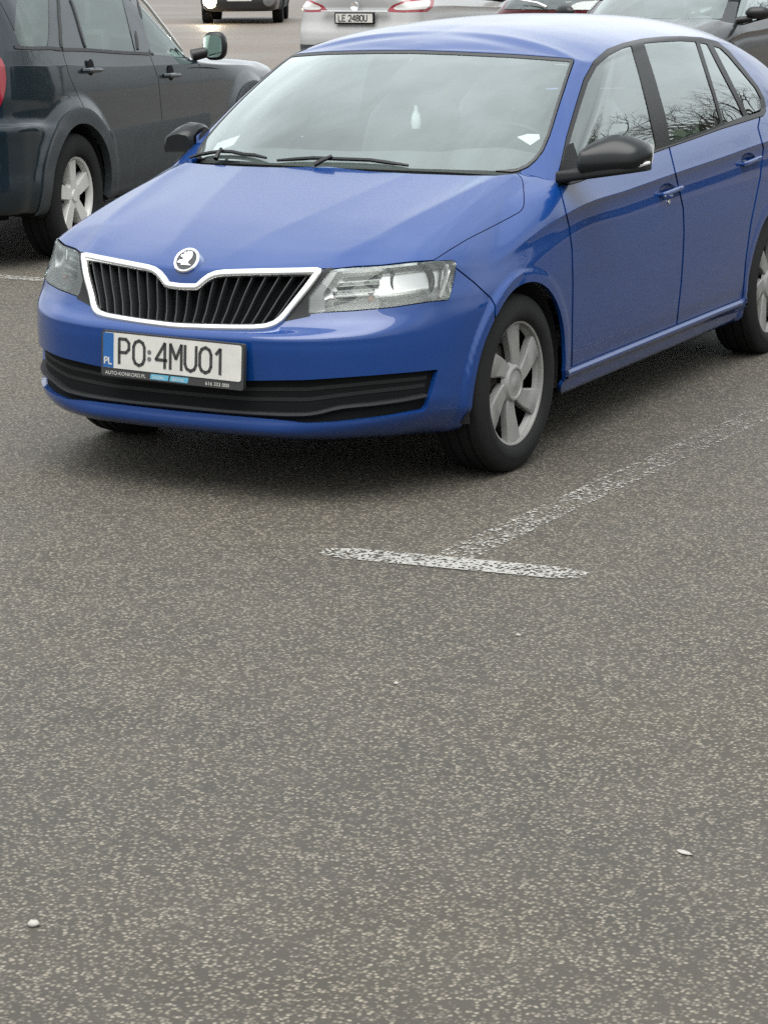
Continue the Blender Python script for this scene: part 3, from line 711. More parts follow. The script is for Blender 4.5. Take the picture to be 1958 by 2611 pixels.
for fr_ in (.30, .58):
    tp = [(453, 957), (628, 971), (780, 969), (940, 958), (1060, 948), (1103, 944)]; bt = [(448, 1040), (628, 1056), (780, 1061), (930, 1037), (1040, 1022), (1086, 1013)]
    px_bar('grille_bar', [(a[0]*(1-fr_)+b[0]*fr_, a[1]*(1-fr_)+b[1]*fr_) for a, b in zip(tp, bt)], [(-.006, -.02), (-.006, .0), (.006, .0), (.006, -.02)], M['plastic'], lowg, -.020)
PR = Matrix.Rotation(R(0.95), 3, 'Y') @ Matrix.Rotation(R(-3), 3, 'X')
pc = np.array([0.014, -.876, .470])
pf = lambda a, b, c: pc+np.array(PR @ Vector((a, -c, b)))
mb = MB(); hw, hh, rr = .268, .074, .008
rp = lambda w, h, r, dz=0: [(sx*(w-r)+r*math.cos(t), dz+sy*(h-r)+r*math.sin(t)) for sx, sy, t0 in ((1, 1, 0), (-1, 1, 90), (-1, -1, 180), (1, -1, 270)) for t in (R(t0), R(t0+45), R(t0+90))]
mb.prism(rp(.268, .0735, .008, -.011), -.012, .004, pf); holder = mb.build('plate_holder', M['black'], car, False)
mb = MB(); mb.prism(rp(.260, .057, .008), .004, .0065, pf); plate = mb.build('number_plate', M['platew'], holder, False)
mb = MB(); mb.prism([(-.2595, -.056), (-.219, -.056), (-.219, .056), (-.2595, .056)], .0065, .0072, pf); mb.build('euro_band', M['euroblue'], holder, False)
def plate_text(text, h, w, gap, adv, wd, f, t0, t1, mat, parent):
    x_ = 0.0
    for ch in text:
        if ch == ' ': x_ += gap; continue
        mb = MB(); x_ += stroke_text(ch, h, w, gap, adv, lambda st: flat_stroke(mb, [(a+x_, b) for a, b in st], wd, f, t0, t1)); mb.build('plate_character', mat, parent, False)
plate_text('PO 4MU01', .080, .0415, .030, .0135, .0100, lambda a, b, c: pf(a-.197, b-.040, c), .0066, .0078, M['black'], holder)
mb = MB(); stroke_text('PL', .020, .011, .01, .005, lambda st: flat_stroke(mb, [(a-.253, b-.044) for a, b in st], .0045, pf, .0072, .0080)); mb.build('country_letters', M['platew'], holder, False)
mb = MB(); mb.prism([(-.082+.008*math.cos(t), .006+.008*math.sin(t)) for t in np.linspace(0, 2*math.pi, 10)[:-1]], .0066, .0072, pf)
mb.prism([(-.082+.008*math.cos(t), -.016+.008*math.sin(t)) for t in np.linspace(0, 2*math.pi, 10)[:-1]], .0066, .0072, pf); mb.build('registration_stickers', M['lampgrey'], holder, False)
def text_mesh(name, body_, size, fmap, mat, parent, narrow=1.0, depth=.0006):
    cu = bpy.data.curves.new(name, 'FONT'); cu.body = body_; cu.size = size; cu.extrude = 0
    o = bpy.data.objects.new(name, cu); COL.objects.link(o); dg = bpy.context.evaluated_depsgraph_get()
    me = bpy.data.meshes.new_from_object(o.evaluated_get(dg)); bpy.data.objects.remove(o); bpy.data.curves.remove(cu)
    V = [fmap(v.co.x*narrow, v.co.y, depth) for v in me.vertices]; F = [tuple(p.vertices) for p in me.polygons]; bpy.data.meshes.remove(me)
    return mesh_obj(name, V, F, mat, parent, False)
text_mesh('holder_lettering', 'AUTO-KONKORD.PL', .0165, lambda a, b, c: pf(a-.252, b-.0785, .0046), M['platew'], holder, 1.0)
text_mesh('holder_number', '616 333 000', .0165, lambda a, b, c: pf(a+.128, b-.0785, .0046), M['platew'], holder, 1.06)
for a0, a1, tx in ((-.080, -.012, 'SALON'), (-.006, .062, 'SERWIS')):
    mb = MB(); mb.prism([(a0, -.080), (a1, -.080), (a1+.004, -.063), (a0+.004, -.063)], .004, .0050, pf); mb.build('holder_label', M['cyan'], holder, False)
    text_mesh('label_lettering', tx, .014, lambda a, b, c: pf(a+a0+.008, b-.0770, .0053), M['platew'], holder, 1.0)

# headlamps
def lamp_side(sd_):
    lens = panel('headlamp', LAMP[0], M['lens'], car, sd_, depth=.012, lift=.001)
    S = np.array([sd_, 1, 1])
    # silvered tub behind the lens
    V, F = LAMP[0]; V = V.copy(); c0 = V[:, :3].mean(0)
    push = np.array([-.18, 1.0, 0]); push /= np.linalg.norm(push)
    edge = -hl_in(V); dep = np.clip(edge/26, 0, 1)*.050+.006
    P = V[:, :3]+push*dep[:, None]; P = P*S; mesh_obj('lamp_tub', P, [f if sd_ > 0 else f[::-1] for f in F], M['lamptub'], lens)
    def bowl(px, rad, dep_, tilt, mat, name, ring=True):
        p, n = on_skin(body, px); p = (p-n*(.020+.2*rad))*S
        ax = Vector(((n[0]*.8)*sd_, n[1]*.8-.25, n[2]*.5)).normalized(); q = ax.to_track_quat('X', 'Z').to_matrix()
        mb = MB(); prof = [(-dep_*(1-(r/rad)**2), r) for r in np.linspace(.004, rad, 9)]+[(.003, rad+.003), (0, rad+.006)]
        tmp = MB(); tmp.lathe(prof, (0, 0, 0), 0, 40)
        mb.v = [tuple(np.array(q @ Vector(v))+p) for v in tmp.v]; mb.f = tmp.f
        o = mb.build(name, mat, lens, sharp=45)
        mb = MB(); tmp = MB(); tmp.lathe([(-dep_*.95, .012), (-dep_*.45, .012), (-dep_*.35, .009), (-dep_*.3, .001)], (0, 0, 0), 0, 16)
        mb.v = [tuple(np.array(q @ Vector(v))+p) for v in tmp.v]; mb.f = tmp.f; mb.build('bulb_shield', M['lampgrey'], lens)
    bowl((1063, 712), .066, .055, .25, M['reflector'], 'reflector_bowl')
    for a0, a1 in (((868, 706), (968, 698)), ((852, 730), (962, 722)), ((842, 752), (950, 744))):      # stepped reflector of the inner chamber
        PP = []; NN = []
        for q_ in resample([a0, a1], 8):
            p, n = on_skin(body, q_); PP.append((p+push*.026)*S); NN.append(n*S)
        v, f = sweep(PP, NN, [(-.010, -.016), (-.007, .001), (.009, -.009), (.010, -.016)], False); mesh_obj('reflector_step', v, f, M['reflector'], lens, sharp=40)
    # amber indicator bulb and the white end strip
    p, n = on_skin(body, (934, 768)); p = (p+push*.03)*S; mb = MB(); mb.lathe([(0, .001), (.004, .008), (.012, .010), (.022, .008), (.026, .001)], p, 1, 16); mb.build('indicator_bulb', M['orange'], lens)
    q = resample([(1138, 676), (1136, 700), (1128, 735), (1118, 760)], 5); PP = []; NN = []
    for a in q:
        p, n = on_skin(body, a); PP.append((p+push*.012)*S); NN.append(n*S)
    v, f = sweep(PP, NN, [(-.005, -.01), (-.005, .002), (.005, .002), (.005, -.01)], False); mesh_obj('lamp_strip', v, f, M['lampwhite'], lens, sharp=50)
    # dark bezel at the inner end
    bz = body.cut(hl_in, polyline_left([(866, 680), (850, 708), (822, 750), (828, 760), (828, 820)]), front_only)
    panel('lamp_bezel', bz, M['lampgrey'], lens, sd_, depth=.0, lift=-.007)
for sd_ in (1, -1): lamp_side(sd_)
# dark filler between lamp and grille frame
fil = body.cut(poly_sdf(GR_OUT, False, -2), poly_sdf(HEADLAMP, False, -1), poly_sdf([(812, 689), (850, 682), (850, 700), (792, 760), (792, 806), (715, 822), (714, 806)], True), front_only)
for sd_ in (1, -1): panel('lamp_filler', fil, M['plastic'], car, sd_, depth=.01, lift=.001)

# ---- wheels (axis along x, outer face towards +x)
def make_tyre(Rt, w, rim):
    mb = MB(); h = w/2
    prof = [(-h*.80, rim), (-h*.98, rim+.012), (-h*1.08, rim+(Rt-rim)*.45), (-h*1.02, Rt-.030), (-h*.90, Rt-.010), (-h*.78, Rt-.003)]
    for gx in (-.45, 0, .45):
        prof += [(h*(gx-.08), Rt), (h*(gx-.06), Rt-.007), (h*(gx+.06), Rt-.007), (h*(gx+.08), Rt)]
    prof += [(h*.78, Rt-.003), (h*.90, Rt-.010), (h*1.02, Rt-.030), (h*1.065, Rt-.050), (h*1.08, rim+(Rt-rim)*.45), (h*1.04, rim+.022), (h*.98, rim+.012), (h*.80, rim)]
    mb.lathe(prof, (0, 0, 0), 0, 72); return mb
def spoke_prism(mb, r0, r1, w0, w1, bend, a0, x0, x1, th, k=7, edge=.004):
    """one curved spoke as a crowned bar between two radii"""
    V = []; F = []
    for i in range(k):
        f = i/(k-1); r = r0+(r1-r0)*f; w = (w0+(w1-w0)*f**.8); xx = x0+(x1-x0)*f
        a = a0+bend*math.sin(f*math.pi*.5)
        for q, xo in ((-1, -th), (-1, -edge), (-.86, 0), (.86, 0), (1, -edge), (1, -th)):
            ang = a+q*w/2/r; V.append((xx+xo, r*math.cos(ang), r*math.sin(ang)))
    for i in range(k-1):
        for q in range(5): F.append((i*6+q, i*6+q+1, (i+1)*6+q+1, (i+1)*6+q))
    F += [tuple(range(6)), tuple((k-1)*6+q for q in range(6))[::-1]]
    mb.add(V, F)
def blue_wheel(parent, loc, sd_, steer=0.0, spin=0.0):
    w = make_tyre(.303, .185, .205).build('wheel', M['tyre'], parent, sharp=50)
    w.location = loc; w.rotation_euler = (spin, 0, (0 if sd_ > 0 else math.pi)+steer)
    mb = MB(); mb.lathe([(.050, .190), (.074, .205), (.080, .211), (.083, .2095), (.081, .203), (.074, .201), (.05, .198)], (0, 0, 0), 0, 72); 
    ring = mb.build('hubcap_rim', M['hubcap'], w)
    mb = MB(); mb.lathe([(.060, .075), (.074, .062), (.080, .056), (.080, .050), (.0765, .048), (.0765, .020), (.0785, .016), (.0785, .001)], (0, 0, 0), 0, 48); mb.build('hubcap_centre', M['hubcap'], w)
    for k in range(6):
        mb = MB(); spoke_prism(mb, .050, .203, .044, .094, .36, R(60*k+68), .071, .0745, .026); mb.build('hubcap_spoke', M['hubcap'], w, sharp=35)
    mb = MB(); mb.lathe([(-.09, .200), (-.02, .185), (.01, .18), (.022, .10), (.03, .06), (.03, .001)], (0, 0, 0), 0, 48); mb.build('steel_rim', M['steel'], w)
    mb = MB(); mb.lathe([(-.02, .13), (.030, .13), (.032, .128), (.032, .07), (.04, .06), (.04, .02)], (0, 0, 0), 0, 48); mb.build('brake_disc', M['brake'], w)
    for k in range(5):
        mb = MB(); a = R(72*k+20); mb.lathe([(.03, .011), (.048, .010), (.05, .001)], (0, .052*math.cos(a), .052*math.sin(a)), 0, 6); mb.build('wheel_bolt', M['steel'], w)
    return w
for xx, yy, st in ((.733, 0, 0), (-.733, 0, 0), (.750, 2.602, 0), (-.750, 2.602, 0)):
    blue_wheel(car, (xx, yy, .300), 1 if xx > 0 else -1, R(-1.5) if yy == 0 else 0, R(3 if yy == 0 else -17))
def arch_liner(parent, yc, zc, rr, sd_, x0=.30, x1=.82, mat=None):
    mb = MB(); V = []; F = []; n_ = 28
    for xx, r_ in ((x1-.01, rr+.012), (x1-.06, rr+.02), (x0, rr+.02), (x0, .02)):
        for j in range(n_+1):
            a = R(-12+204*j/n_); V.append((xx*sd_, yc+r_*math.cos(a), zc+r_*math.sin(a)))
    for i in range(3):
        for j in range(n_): F.append((i*(n_+1)+j, i*(n_+1)+j+1, (i+1)*(n_+1)+j+1, (i+1)*(n_+1)+j))
    mb.add(V, F); mb.build('wheel_well', mat or M['well'], parent)
for yc, zc, rr in WHEELS:
    for sd_ in (1, -1): arch_liner(car, yc, zc, rr, sd_)
mb = MB()
ub = [(-.40, -.55), (.40, -.55), (.48, -.42), (.36, -.32), (.36, .38), (.74, .40), (.74, 2.2), (.36, 2.24), (.36, 2.98), (.70, 3.0), (.60, 3.3), (-.60, 3.3), (-.70, 3.0), (-.36, 2.98), (-.36, 2.24), (-.74, 2.2), (-.74, .40), (-.36, .38), (-.36, -.32), (-.48, -.42)]
mb.prism(ub, .165, .20, lambda a, b, c: np.array([a, b, c])); mb.build('underbody', M['dark'], car, False)
px_bar('bumper_flap', [(1130, 1118), (1150, 1116), (1172, 1110)], [(-.012, -.01), (-.012, .004), (.012, .004), (.012, -.01)], M['plastic'], car, -.01, both=False)

# ---- door handles and mirrors
for sd_ in (1, -1):
    S = np.array([sd_, 1, 1])
    for (c, rp_, bar, key, dr) in ((HANDLES[0], 19, [(1680, 497), (1704, 489), (1729, 479)], (1703, 514), 0), (HANDLES[1], 16, [(1887, 419), (1908, 411), (1930, 402)], (1911, 432), 1)):
        V, F = body.cut(lambda V: np.hypot((V[:, 6]-c[0])*.9, V[:, 7]-c[1])-rp_)
        V = V.copy(); r2 = (((V[:, 6]-c[0])*.9)**2+(V[:, 7]-c[1])**2)/rp_**2; V[:, :3] -= V[:, 3:6]*(.020*np.clip(1-r2, 0, 1)**.7)[:, None]
        P = V[:, :3]*S; mesh_obj('handle_cup', P, [f if sd_ > 0 else f[::-1] for f in F], M['blue'], DOORS[sd_][dr])
        q = smooth_pts(resample(bar, 6), 2); PP, NN = zip(*[on_skin(body, a, .014) for a in q]); k = len(PP)
        PP = np.array(PP)*S; NN = np.array(NN)*S
        mb = MB(); mb.tube([PP[0]-NN[0]*.02]+list(PP)+[PP[-1]-NN[-1]*.02], [.008]+[.0085]+[.0095]*(k-2)+[.0085]+[.008], 10); mb.build('handle_bar', M['blue'], DOORS[sd_][dr])
        if dr == 0:
            p, n = on_skin(body, key, .002); mb = MB(); p = p*S; mb.lathe([(0, .010), (.003*sd_, .009), (.003*sd_, .001)], p, 0, 20); mb.build('lock_barrel', M['satin'], DOORS[sd_][dr])
def side_mirror(sd_):
    t = np.linspace(0, 1, 17); V = []; n_ = 12; xs = .868+.216*t
    for f, xx in zip(t, xs):
        e = (max(.0, 1-((f-.72)/.28)**3) if f > .72 else 1.0)*(max(.0, 1-((.10-f)/.10)**3*.35) if f < .10 else 1.0); e = max(.12, e**.6)
        ze = 1.036+.006*f; zt = ze+(.056*math.sin(math.pi*(.10+.84*f))+.004)*min(1, e+.1); zb = .972+.022*f+.03*(1-e)
        yc = .425+.085*f; hd = .070*e
        for dy, zz in ((-.86, zb), (-.98, zb+.012), (-1.0, (zb+ze)/2), (-.93, ze-.004), (-.80, ze+(zt-ze)*.30), (-.45, ze+(zt-ze)*.72), (.1, zt), (.75, zt-.006), (1, zt-.022), (1.0, (zb+ze)/2), (.98, zb+.012), (.86, zb)):
            V.append((xx*sd_, yc+hd*dy, zz if e > .5 else (ze+zb)/2+(zz-(ze+zb)/2)*(.4+1.2*e)))
    F = [(i*n_+j, i*n_+(j+1) % n_, (i+1)*n_+(j+1) % n_, (i+1)*n_+j) for i in range(16) for j in range(n_)]+[tuple(range(n_)), tuple(16*n_+j for j in range(n_))[::-1]]
    hx, hy, fa = -.835, .43, R(-64)
    def fold(P):      # the passenger side mirror is folded back
        if sd_ > 0: return P
        P = [(hx+(p[0]-hx)*.82, hy+(p[1]-hy)*.82, 1.02+(p[2]-1.02)*.86) for p in P]
        return [(.045+hx+(p[0]-hx)*math.cos(fa)-(p[1]-hy)*math.sin(fa), hy+(p[0]-hx)*math.sin(fa)+(p[1]-hy)*math.cos(fa), p[2]) for p in P]
    mb = MB(); mb.add(fold(V), F); o = mb.build('door_mirror', M['mirror_black'], car, sharp=32)
    # foot of the mirror and the corner plate it grows from
    mb = MB(); V = []
    for f, xx in zip(np.linspace(0, 1, 9), np.linspace(.795, 1.078 if sd_ > 0 else .93, 9)):
        yc = .405+.100*f; hd = .055+.010*math.sin(math.pi*f)-.030*max(0, f-.85)/.15; zb = .936+.042*f; zt = zb+.040-.012*f
        for dy, dz in ((-1, .25), (-1, .8), (-.9, 1), (.9, 1), (1, .8), (1, .2), (.85, 0), (-.85, 0)): V.append((xx*sd_, yc+hd*dy, zb+(zt-zb)*dz))
    mb.add(fold(V), [(i*8+j, i*8+(j+1) % 8, (i+1)*8+(j+1) % 8, (i+1)*8+j) for i in range(8) for j in range(8)]+[tuple(range(8)), tuple(64+j for j in range(8))[::-1]])
    if sd_ > 0: mb.build('mirror_foot', M['plastic'], o, bevel=.004)
    if sd_ > 0: mb = MB(); mb.add([((x_)*sd_, y_, z_) for x_, y_, z_ in ((.815, .365, .938), (.812, .56, .955), (.775, .55, 1.06), (.778, .48, 1.055), (.80, .39, .98))], [(0, 1, 2, 3, 4)]); mb.build('mirror_corner', M['plastic'], o, False)
    mb = MB(); 
    mb.tube(fold([np.array([(1.030)*sd_, .452, .992]), np.array([1.060*sd_, .462, 1.000]), np.array([1.084*sd_, .492, 1.006])]), [.006, .009, .006], 8); mb.build('indicator_repeater', M['lampwhite'], o)
    mb = MB(); mb.add(fold([((x_)*sd_, y_, z_) for x_, y_, z_ in ((.885, .512, .985), (1.06, .585, .998), (1.065, .585, 1.06), (.97, .555, 1.075), (.89, .512, 1.045))]), [(0, 1, 2, 3, 4)]); mb.build('mirror_glass', M['chrome'], o, False)
for sd_ in (1, -1): side_mirror(sd_)

# ---- wipers, cabin, papers behind the glass
def px_top(pxs, lift, flipx=False):
    out = []
    for p in pxs:
        q, n = on_skin(top, p, lift); out.append(q)
    return out
def xy_top(xy, lift):
    out = []
    for x_, y_ in xy:
        V = top.V; d = np.hypot(V[:, 0]-abs(x_), V[:, 1]-y_)+np.where(V[:, 1] < .86, 0, 9); k = int(np.argmin(d)); out.append(np.array([x_, y_, V[k, 2]])+np.array([0, -.5, .86])*lift)
    return out
for a, b, c in (((.30, .218), (-.22, .207), (-.05, .165)), ((-.27, .214), (-.68, .350), (-.50, .235))):
    P = xy_top([(a[0]+(b[0]-a[0])*f, a[1]+(b[1]-a[1])*f) for f in np.linspace(0, 1, 8)], .012)
    mb = MB(); mb.tube(P, [.005]+[.0075]*6+[.005], 6); wb = mb.build('wiper_blade', M['trim'], car)
    mid = P[4]; mb = MB(); root = np.array([c[0], c[1], .985]); mb.tube([root, (root+mid)/2+np.array([0, -.004, .006]), mid+np.array([0, -.004, .01])], [.010, .008, .006], 8); mb.build('wiper_arm', M['trim'], wb)
mb = MB(); mb.add([(-.66, .30, .945), (-.3, .20, .955), (0, .185, .957), (.3, .20, .955), (.66, .30, .945), (.70, .40, .95), (.4, .30, .965), (0, .26, .968), (-.4, .30, .965), (-.70, .40, .95)], [(0, 1, 8, 9), (1, 2, 7, 8), (2, 3, 6, 7), (3, 4, 5, 6)]); mb.build('scuttle_panel', M['trim'], car)
V = []; F = []
prof = [(.30, .93), (.42, .975), (.60, .985), (.80, .975), (.90, .93), (.95, .80), (.93, .55), (1.0, .35)]
for x_ in np.linspace(-.72, .72, 25):
    hump = .035*math.exp(-((x_-.36)/.17)**2); cen_ = .012*math.exp(-(x_/.16)**2)
    for j, (y_, z_) in enumerate(prof): V.append((x_, y_-.05*(x_/.72)**2*(-1)+(0 if j else 0), z_+(hump if 2 <= j <= 4 else 0)+(cen_ if 2 <= j <= 4 else 0)))
n_ = len(prof); F = [(i*n_+j, i*n_+j+1, (i+1)*n_+j+1, (i+1)*n_+j) for i in range(24) for j in range(n_-1)]
mesh_obj('dashboard', V, F, M['dash'], car)
mb = MB(); mb.box((0, 1.9, .30), (1.45, 2.9, .06)); mb.build('cabin_floor', M['dash'], car, False)
mb = MB(); th = np.linspace(0, 2*math.pi, 33)[:-1]; q = Matrix.Rotation(R(-62), 3, 'X')
P = [np.array(q @ Vector((.18*math.cos(t), .18*math.sin(t), 0)))+np.array([.36, 1.0, .93]) for t in th]; P.append(P[0])
mb.tube(P, .013, 8, False); mb.box((.36, 1.0, .93), (.30, .05, .05)); mb.box((.36, 1.0, .86), (.04, .03, .14)); mb.build('steering_wheel', M['trim'], car)
def seat(xc, y0, wide=.48, head=True, tall=.62):
    mb = MB(); V = []; k = 9; n_ = 14
    for i, f in enumerate(np.linspace(0, 1, k)):
        w = wide/2*(1-.22*f**3); t = .07*(1-.25*f); zc = .52+tall*f; yc = y0+.16*f
        e = 1 if 0 < i < k-1 else .75
        for j in range(n_):
            a = 2*math.pi*j/n_; V.append((xc+w*e*math.copysign(abs(math.cos(a))**.55, math.cos(a)), yc+t*e*math.copysign(abs(math.sin(a))**.6, math.sin(a)), zc))
    mb.add(V, [(i*n_+j, i*n_+(j+1) % n_, (i+1)*n_+(j+1) % n_, (i+1)*n_+j) for i in range(k-1) for j in range(n_)]+[tuple(range(n_)), tuple((k-1)*n_+j for j in range(n_))[::-1]])
    s_ = mb.build('seat', M['seat'], car, sharp=60)
    mb = MB(); mb.box((xc, y0-.22, .50), (wide, .50, .14)); mb.build('seat_cushion', M['seat'], s_, bevel=.04)
    if head:
        mb = MB(); V = []; k = 7
        for i, f in enumerate(np.linspace(-1, 1, k)):
            e = math.sqrt(max(.12, 1-abs(f)**3))
            for j in range(n_):
                a = 2*math.pi*j/n_; V.append((xc+.135*e*math.copysign(abs(math.cos(a))**.6, math.cos(a)), y0+.17+.05*e*math.sin(a), .54+tall+.10+.085*f))
        mb.add(V, [(i*n_+j, i*n_+(j+1) % n_, (i+1)*n_+(j+1) % n_, (i+1)*n_+j) for i in range(k-1) for j in range(n_)]+[tuple(range(n_)), tuple((k-1)*n_+j for j in range(n_))[::-1]])
        mb.build('headrest', M['seat'], s_)
for x_ in (.36, -.36): seat(x_, 1.42)
seat(.36, 2.25, .46); seat(-.36, 2.25, .46); seat(0, 2.26, .30, False)
mb = MB(); V = []; k = 5
for i in range(9):
    f = -1+i/4; 
    for zo, yo in ((.028, -.012), (.03, .008), (-.03, .012), (-.028, -.01)): V.append((f*.115, .80+yo, 1.285+zo*(1 if abs(f) < 1 else .7)))
mb.add(V, [(i*4+j, i*4+(j+1) % 4, (i+1)*4+(j+1) % 4, (i+1)*4+j) for i in range(8) for j in range(4)]+[(0, 1, 2, 3), (35, 34, 33, 32)])
mb.tube([(0, .80, 1.30), (0, .84, 1.33)], .012, 8); mb.build('interior_mirror', M['trim'], car)
V, F = top.cut(lambda V: -(V[:, 2]-1.33), lambda V: -(V[:, 1]-.95), lambda V: V[:, 1]-3.0, win_out, ws_out)
panel('headliner', (V, F), M['headliner'], car, both=True, depth=0, lift=-.03)
def slip(name, pxs, lift, mat, parent):
    P = px_top(pxs, lift); return mesh_obj(name, P, [tuple(range(len(P)))], mat, parent, False)
slip('inspection_sticker', [(1318, 346), (1345, 338), (1375, 339), (1377, 350), (1352, 367)], -.006, M['paper'], windscreen)
V = [(-.60, .352, 0), (-.50, .352, 0), (-.50, .405, 0), (-.60, .405, 0)]
P = [p for p in xy_top([(a, b) for a, b, _ in V], -.012)]; mesh_obj('parking_sticker', P, [(0, 1, 2, 3)], M['paper'], windscreen, False)
fr = empty('pale_pendant', (-.0, .86, 1.12)); tag(fr, 'small pale bottle shaped pendant hanging behind the blue hatchback windscreen', 'air freshener')  # pale bottle shape on a cord behind the glass
mb = MB(); mb.lathe([(-.055, .002), (-.055, .016), (-.03, .020), (-.005, .016), (.015, .008), (.03, .007), (.031, .001)], (0, 0, 0), 2, 16); mb.build('bottle', M['paper'], fr)
mb = MB(); mb.tube([(0, 0, .03), (0, -.03, .145)], .0012, 5); mb.build('cord', M['trim'], fr)
# ================================================================== ground
def asphalt():
    mt = pmat('asphalt', (.06, .056, .05), .85); b = mt.node_tree.nodes['Principled BSDF']
    tc = N(mt, 'ShaderNodeTexCoord'); co = tc.outputs['Object']
    wv = noise(mt, 60, 2, .5, vec=co); wadd = N(mt, 'ShaderNodeVectorMath', operation='MULTIPLY_ADD'); L(mt, wv.outputs['Color'], wadd.inputs[0]); wadd.inputs[1].default_value = (.006,)*3; L(mt, co, wadd.inputs[2])
    v = N(mt, 'ShaderNodeTexVoronoi'); v.inputs['Scale'].default_value = 108; L(mt, wadd.outputs[0], v.inputs['Vector'])
    sp = N(mt, 'ShaderNodeSeparateColor'); L(mt, v.outputs['Color'], sp.inputs[0])
    big = noise(mt, .55, 6, .62, vec=co); mid = noise(mt, 3.5, 5, .6, vec=co); clump = noise(mt, 22, 3, .6, vec=co)
    # which stones show: random per stone, more of them where the binder has worn away
    a1 = N(mt, 'ShaderNodeMath', operation='MULTIPLY_ADD'); L(mt, clump.outputs['Fac'], a1.inputs[0]); a1.inputs[1].default_value = 1.1; L(mt, sp.outputs[0], a1.inputs[2])
    show = ramp(mt, a1.outputs[0], [(.98, (0, 0, 0)), (1.0, (1, 1, 1))])
    show.color_ramp.elements[0].position = .90; show.color_ramp.elements[1].position = .99
    a1s = N(mt, 'ShaderNodeMath', operation='MULTIPLY'); L(mt, a1.outputs[0], a1s.inputs[0]); a1s.inputs[1].default_value = 1.06; L(mt, a1s.outputs[0], show.inputs[0])
    core = ramp(mt, v.outputs['Distance'], [(.25, (1, 1, 1)), (.62, (0, 0, 0))])
    mask = mixc(mt, 1.0, show.outputs['Color'], core.outputs['Color'], 'MULTIPLY')
    bind = ramp(mt, mid.outputs['Fac'], [(.3, (.033, .031, .026)), (.7, (.046, .043, .037))])
    stone = ramp(mt, sp.outputs[1], [(0, (.075, .071, .062)), (.5, (.130, .124, .109)), (1, (.205, .197, .177))])
    c = mixc(mt, mask, bind.outputs['Color'], stone.outputs['Color'])
    v2 = N(mt, 'ShaderNodeTexVoronoi'); v2.inputs['Scale'].default_value = 46; L(mt, wadd.outputs[0], v2.inputs['Vector']); sp2 = N(mt, 'ShaderNodeSeparateColor'); L(mt, v2.outputs['Color'], sp2.inputs[0])
    few = ramp(mt, sp2.outputs[2], [(.84, (0, 0, 0)), (.88, (1, 1, 1))]); co2 = ramp(mt, v2.outputs['Distance'], [(.20, (1, 1, 1)), (.36, (0, 0, 0))]); mk2 = mixc(mt, 1.0, few.outputs['Color'], co2.outputs['Color'], 'MULTIPLY')
    st2 = ramp(mt, sp2.outputs[1], [(0, (.03, .028, .024)), (.4, (.06, .056, .05)), (.7, (.10, .095, .083)), (1, (.19, .18, .16))]); c = mixc(mt, mk2, c, st2.outputs['Color'])
    dirt = ramp(mt, big.outputs['Fac'], [(.34, (.90, .90, .89)), (.5, (1, 1, 1)), (.68, (1.06, 1.04, 1.0))]); c = mixc(mt, 1.0, c, dirt.outputs['Color'], 'MULTIPLY')
    c = mixc(mt, 1.0, c, (.835, .775, .672), 'MULTIPLY'); L(mt, c, b.inputs['Base Color'])
    ht = N(mt, 'ShaderNodeMath', operation='SUBTRACT'); ht.inputs[0].default_value = 1; L(mt, v.outputs['Distance'], ht.inputs[1])
    bp = N(mt, 'ShaderNodeBump'); bp.inputs['Strength'].default_value = .55; bp.inputs['Distance'].default_value = .0035; L(mt, ht.outputs[0], bp.inputs['Height']); L(mt, bp.outputs[0], b.inputs['Normal'])
    wet = ramp(mt, big.outputs['Fac'], [(.35, (.62,)*3), (.65, (.86,)*3)]); L(mt, wet.outputs['Color'], b.inputs['Roughness'])
    return mt
M['asphalt'] = asphalt()
gnd = mesh_obj('ground', [(-260, -60, 0), (260, -60, 0), (260, 460, 0), (-260, 460, 0)], [(0, 1, 2, 3)], M['asphalt'], None, False); tag(gnd, kind='structure')
